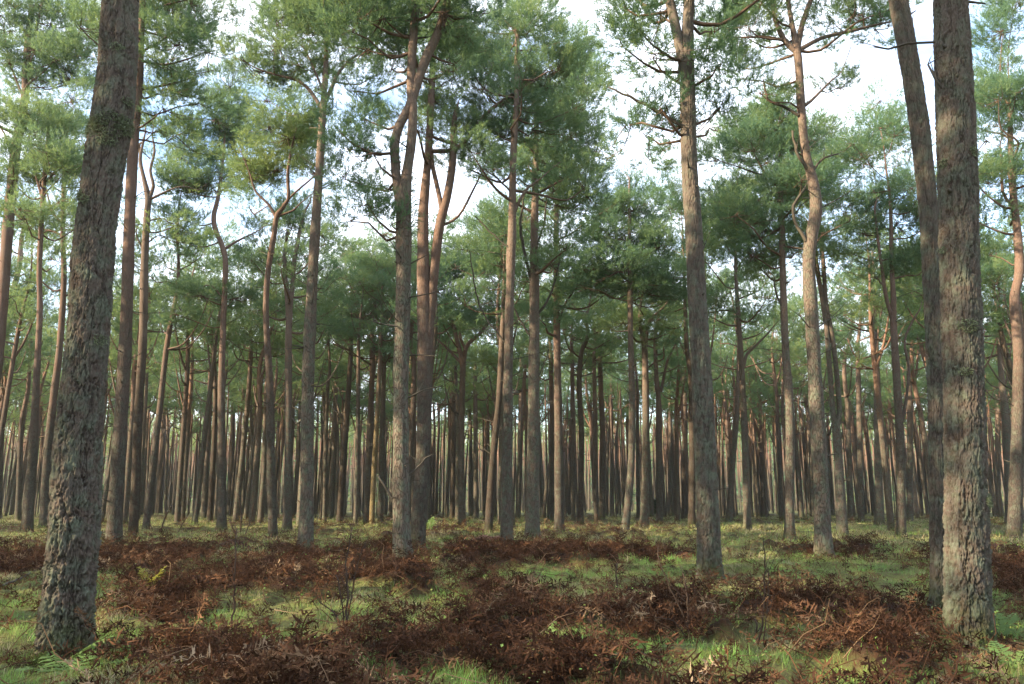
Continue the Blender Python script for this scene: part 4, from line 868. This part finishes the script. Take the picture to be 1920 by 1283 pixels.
fern('pale green fern fronds on the grass strip left of the bare sapling', 395, 1168, [(0.36, 24, 200, .5), (0.34, 30, 330, .5), (0.3, 36, 80, .5)], FERN, 10)
fern('small yellow fern in the bracken below the pale grass patch', 1068, 1205, [(0.26, 50, 340, .5), (0.22, 60, 170, .5)], FERN_Y, 11)
fern('little green fern on the bracken mound at the middle of the floor', 1030, 1215, [(0.2, 62, 60, .6), (0.14, 50, 200, .5)], FERN, 12)

def sapling(label, paths, seed, tw=8):
    r = np.random.default_rng(seed); x0, y0, z0 = on_floor(*paths[0][0][:2]); O = np.array([x0, y0, z0]); root = tag(empty('bare_sapling', O), label, 'sapling', 'bare saplings on the forest floor'); 
    mm = Mesh()
    for p in paths:
        g = np.array([[*(at(px, py, y0 + r.normal(0, .03)) - O), max(0.003, 0.5 * pxm(w_, at(px, py, y0)))] for px, py, w_ in p]); g[0, 2] = min(g[0, 2], -0.05)
        g = resample(g, 0.06); g[:, :3] += r.normal(0, 0.006, (len(g), 3)); tube(mm, g, 5, 0.4, 0)
        for k in range(tw):
            i = r.integers(len(g) // 4, len(g)); l = r.uniform(0.08, 0.30); a = r.random() * 6.28; e = g[i, :3] + np.array([math.cos(a) * l * .6, math.sin(a) * l * .6, l * r.uniform(0.4, 1.0)])
            tube(mm, resample([[*g[i, :3], g[i, 3] * 0.6], [*(0.5 * (g[i, :3] + e) + r.normal(0, .015, 3)), 0.0025], [*e, 0.0015]], 0.08), 3, 0.4, 0, False)
    mm.build('stem', [DARK_TWIG], root)
sapling('tall thin bare sapling rising from the bracken right of the yellow olive fern', [[(432,1192,4),(438,1130,4),(441,1060,3),(443,985,2)]], 21)
sapling('brown many stemmed bramble left of the split crowned pine', [[(644,1200,5),(652,1120,4),(650,1060,3),(658,990,2)],[(648,1190,4),(640,1120,3),(630,1080,2)],[(650,1120,3),(670,1060,2),(690,1010,2)],[(655,1210,3),(625,1150,3),(600,1130,2)]], 22, 9)
sapling('dark bare sapling on the bracken bank left of the leaning reddish trunk', [[(1418,1215,5),(1428,1170,4),(1434,1110,3),(1432,1010,2)],[(1428,1170,3),(1440,1120,2),(1438,1060,2)]], 23, 7)
sapling('short bare twig sapling in the middle of the olive grass', [[(1158,1128,3),(1156,1090,3),(1155,1055,2)]], 24, 5)
sapling('leggy pale bramble arching in front of the tall straight grey pine', [[(1300,1200,4),(1275,1140,3),(1250,1090,2),(1232,1040,2)],[(1290,1170,3),(1288,1110,3),(1284,1075,2)],[(1300,1190,3),(1262,1165,2),(1225,1158,2)]], 25, 8)
sapling('bent pale stalk sapling at the edge of the bright grass', [[(1415,1205,4),(1420,1175,3),(1410,1155,3),(1402,1165,2)]], 26, 4)
sapling('spindly brown brushwood between the slim kinked crown pine and the leaning pine', [[(450,1010,4),(452,970,3),(448,930,2)],[(456,1012,3),(470,975,2),(476,945,2)],[(446,1010,3),(430,975,2)]], 27, 10)
sapling('thin dry brushwood below the lone small forked pine', [[(300,1000,4),(310,970,3),(322,950,2)],[(290,1002,3),(275,970,2),(268,958,2)],[(330,1004,3),(350,970,2),(356,960,2)]], 28, 12)

def fallen(label, pts, mat, seed, name='fallen_branch', tw=3):
    r = np.random.default_rng(seed); g = []
    for px, py, w_ in pts:
        x, y, z = on_floor(px, py); p = np.array([x, y, z]); rad = 0.5 * pxm(w_, p); g.append([x, y, z + rad * 0.8 + 0.05, rad])
    g = np.array(g); O = g[0, :3].copy(); g[:, :3] -= O; g = resample(g, 0.12); g[:, :3] += r.normal(0, 0.008, (len(g), 3)); mm = Mesh(); tube(mm, g, 7, 0.4)
    for k in range(tw):
        i = r.integers(1, len(g)); e = g[i, :3] + np.array([*r.normal(0, 0.16, 2), r.uniform(0.03, 0.16)]); tube(mm, [[*g[i, :3], g[i, 3] * 0.5], [*e, 0.003]], 4, 0.4)
    o = mm.build(name, [mat]); o.location = O; tag(o, label, 'branch')
RED_WOOD = wood_material("bare_red_wood", (0.13, 0.06, 0.04), (0.26, 0.14, 0.10))
fallen('reddish fallen branch lying on the grass left of the slim tall crowned pine', [(884,1024,7),(905,1019,8),(925,1017,7),(944,1012,5)], RED_WOOD, 31, tw=1)
fallen('dark fallen bough curving through the bright grass at the bottom', [(1085,1277,7),(1120,1262,7),(1160,1250,6),(1200,1246,5),(1240,1262,4)], DEAD, 32)
fallen('straight brown stick lying on the front bracken hump', [(745,1199,7),(775,1220,6),(805,1246,5)], TWIG, 33, 'fallen_stick', 1)
fallen('pale grey stick slanting over bracken at the left edge', [(-10,1122,5),(35,1098,5),(80,1078,3)], DEAD, 34, 'fallen_stick', 2)
fallen('short pale stick near the yellow lone fern frond', [(425,1232,5),(437,1250,5),(450,1268,4)], DEAD, 35, 'fallen_stick', 1)
fallen('slim brown stick poking up through the bright grass on the right', [(1340,1275,5),(1360,1258,4),(1380,1236,3)], TWIG, 36, 'fallen_stick', 1)

def moss_mound(label, px, py, rx, ry, seed):
    r = np.random.default_rng(seed); x, y, z = on_floor(px, py); a = pxm(rx, (x, y, z)); h = max(0.07, pxm(ry, (x, y, z)) * 1.3); nu, nv = 26, 9
    th, ph = np.meshgrid(np.arange(nu) / nu * 6.283, np.linspace(0, 1, nv)); rad = np.cos(ph * math.pi / 2); k = 1 + 0.35 * (fbm(np.cos(th) * 1.5 + seed, np.sin(th) * 1.5 + ph * 2, seed, 3) - 0.5)
    V = np.stack([a * rad * k * np.cos(th), a * 0.8 * rad * k * np.sin(th), h * np.sin(ph * math.pi / 2) * k - 0.03], -1).reshape(-1, 3)
    i = np.arange(nv - 1)[:, None] * nu; j = np.arange(nu)[None]; q = np.stack([i + j, i + (j + 1) % nu, i + nu + (j + 1) % nu, i + nu + j], -1).reshape(-1, 4)
    mm = Mesh(); mm.add(V, q, 0.4); n = 900; w_ = r.integers(0, len(V), n); P = V[w_] + r.normal(0, 0.02, (n, 3)); d = unit(V[w_] + np.array([0, 0, h]) + r.normal(0, 0.06, (n, 3))) * r.uniform(0.02, 0.05, (n, 1)); sd = unit(r.normal(size=(n, 3))) * 0.006
    mm.add(np.stack([P - sd, P + sd, P + d], 1).reshape(-1, 3), np.arange(n * 3).reshape(-1, 3), np.repeat(r.random(n), 3), 0, False)
    o = mm.build('moss_mound', [MOSS]); o.location = (x, y, z); tag(o, label, 'moss')
moss_mound('olive moss mound on the floor right of the dark curved stemmed pine', 836, 1022, 22, 7, 41)
moss_mound('mossy yellow mound between the slim pale knotted pine and the split crowned pine', 676, 1020, 16, 6, 42)
moss_mound('bright moss mound just left of the foot of the leaning reddish trunk', 1728, 1060, 20, 9, 43)
moss_mound('yellow green moss mound at the left foot of the mossy collared trunk', 82, 1246, 26, 14, 44)
moss_mound('moss mound capping the bracken hump at the foot of the split crowned pine', 703, 1078, 18, 10, 45)
moss_mound('moss mound in the grass near the right border below the bent pine', 1895, 1062, 26, 9, 46)
moss_mound('pale yellow moss mound at the left foot of the slim pale knotted pine', 553, 1042, 10, 10, 47)

def evergreen(label, px, py, w_, h_, seed):
    r = np.random.default_rng(seed); x, y, z = on_floor(px, py); a, h = pxm(w_, (x, y, z)) / 2, pxm(h_, (x, y, z)); root = tag(empty('evergreen_bush', (x, y, z)), label, 'bush', 'evergreen bushes between the trunks')
    tr, cr = Mesh(), Mesh(); tube(tr, [[0, 0, -0.1, 0.04], [0.03, 0, h * 0.5, 0.03], [0, 0.02, h * 0.9, 0.01]], 6)
    n = 2600; q = unit(r.normal(size=(n, 3))) * (r.random((n, 1)) ** 0.4); cl = r.integers(0, 14, n); cc = unit(r.normal(size=(14, 3))) * 0.55
    P = (q * 0.5 + cc[cl]) * np.array([a, a, h * 0.5]) + np.array([0, 0, h * 0.52]); d = unit(r.normal(size=(n, 3)) + q) * r.uniform(0.05, 0.10, (n, 1)); sd = unit(np.cross(d, r.normal(size=(n, 3)))) * 0.025
    V = np.stack([P, P + d * 0.5 - sd, P + d, P + d * 0.5 + sd], 1).reshape(-1, 3); cr.add(V, np.arange(n * 4).reshape(-1, 4), np.repeat(r.random(n), 4), 0, False)
    tr.build('trunk', [TWIG], root); cr.build('crown', [HOLLY], root)
evergreen('dark evergreen bush peeping out between the stout mossy collared trunk and the pink stemmed pine', 192, 975, 34, 80, 51)
evergreen('dark narrow evergreen bush just left of the bright forked stem', 1226, 968, 14, 40, 52)
evergreen('small evergreen bush behind the twig laddered pine', 1036, 966, 18, 34, 53)
evergreen('low evergreen bush far behind the kinked crown pine', 368, 964, 16, 30, 54)
evergreen('small evergreen bush left of the foot of the leaning blackish trunk', 893, 968, 12, 22, 55)

def tufts(root, stem, O, D, spots, mat, name, seed):
    """shaggy lichen or moss growing on the camera side of a trunk at photo pixels (x, y, radius)"""
    r = np.random.default_rng(seed)
    for (px, py, rp_, n) in spots:
        c = at(px, py, D) - O; i = int(np.argmin(abs(stem[:, 2] - c[2]))); ax = stem[i, :3]; R0 = stem[i, 3]; rw = pxm(rp_, c + O); mm = Mesh()
        ang0 = -math.pi / 2 + np.clip((c[0] - ax[0]) / R0, -1, 1) * 1.35
        q_ = np.sqrt(r.random(n)); w_ = r.random(n) * 6.283; ang = ang0 + q_ * np.cos(w_) * rw / R0; zz = c[2] + q_ * np.sin(w_) * rw * 0.7
        rad = R0 + r.uniform(-0.012, 0.012, n); P = np.stack([ax[0] + np.cos(ang) * rad, ax[1] + np.sin(ang) * rad, zz], 1); nr = np.stack([np.cos(ang), np.sin(ang), np.zeros(n)], 1)
        d = unit(nr * 0.7 + np.array([0, 0, -0.5]) + r.normal(0, 0.6, (n, 3))) * r.uniform(0.012, 0.045, (n, 1)); sd = unit(r.normal(size=(n, 3))) * r.uniform(0.003, 0.007, (n, 1))
        mm.add(np.stack([P - sd, P + sd, P + d], 1).reshape(-1, 3), np.arange(n * 3).reshape(-1, 3), np.repeat(r.random(n), 3), 0, False); mm.build(name, [mat], root)
tufts(near_left[0], near_left[1], near_left[2], near_left[3], [(180,238,34,700),(205,232,40,900),(232,226,30,500),(200,262,22,260),(152,365,18,160),(168,378,14,120),(190,640,16,160),(215,85,14,110),(228,180,14,120)], LICHEN, 'lichen_tuft', 61)
tufts(near_right[0], near_right[1], near_right[2], near_right[3], [(1822,285,18,200),(1775,300,16,140),(1772,465,10,90),(1805,615,22,260),(1838,940,24,300),(1800,700,14,120)], LICHEN, 'lichen_tuft', 62)

# ------------------------------------------------------------------ the damp air between the trunks
hm = bpy.data.materials.new("damp_air"); hm.use_nodes = True; ht = hm.node_tree; ht.nodes.clear()
ho = N(ht, 'ShaderNodeOutputMaterial'); pv_ = N(ht, 'ShaderNodeVolumePrincipled'); pv_.inputs['Density'].default_value = 0.00035
pv_.inputs['Color'].default_value = (0.86, 0.92, 0.92, 1); pv_.inputs['Anisotropy'].default_value = 0.2; ht.links.new(pv_.outputs[0], ho.inputs['Volume'])
zmin, zmax = float(Z.min()) - 1.0, float(Z.max()) + 20.0
hb = Mesh(); v = np.array([[a, b_, c] for c in (zmin, zmax) for b_ in (gy[0] - 5, gy[-1] + 5) for a in (gx[0] - 5, gx[-1] + 5)])
hb.add(v, np.array([[0, 2, 3, 1], [4, 5, 7, 6], [0, 1, 5, 4], [2, 6, 7, 3], [0, 4, 6, 2], [1, 3, 7, 5]]), 0.5, 0, False)
tag(hb.build('haze', [hm]), kind='stuff')
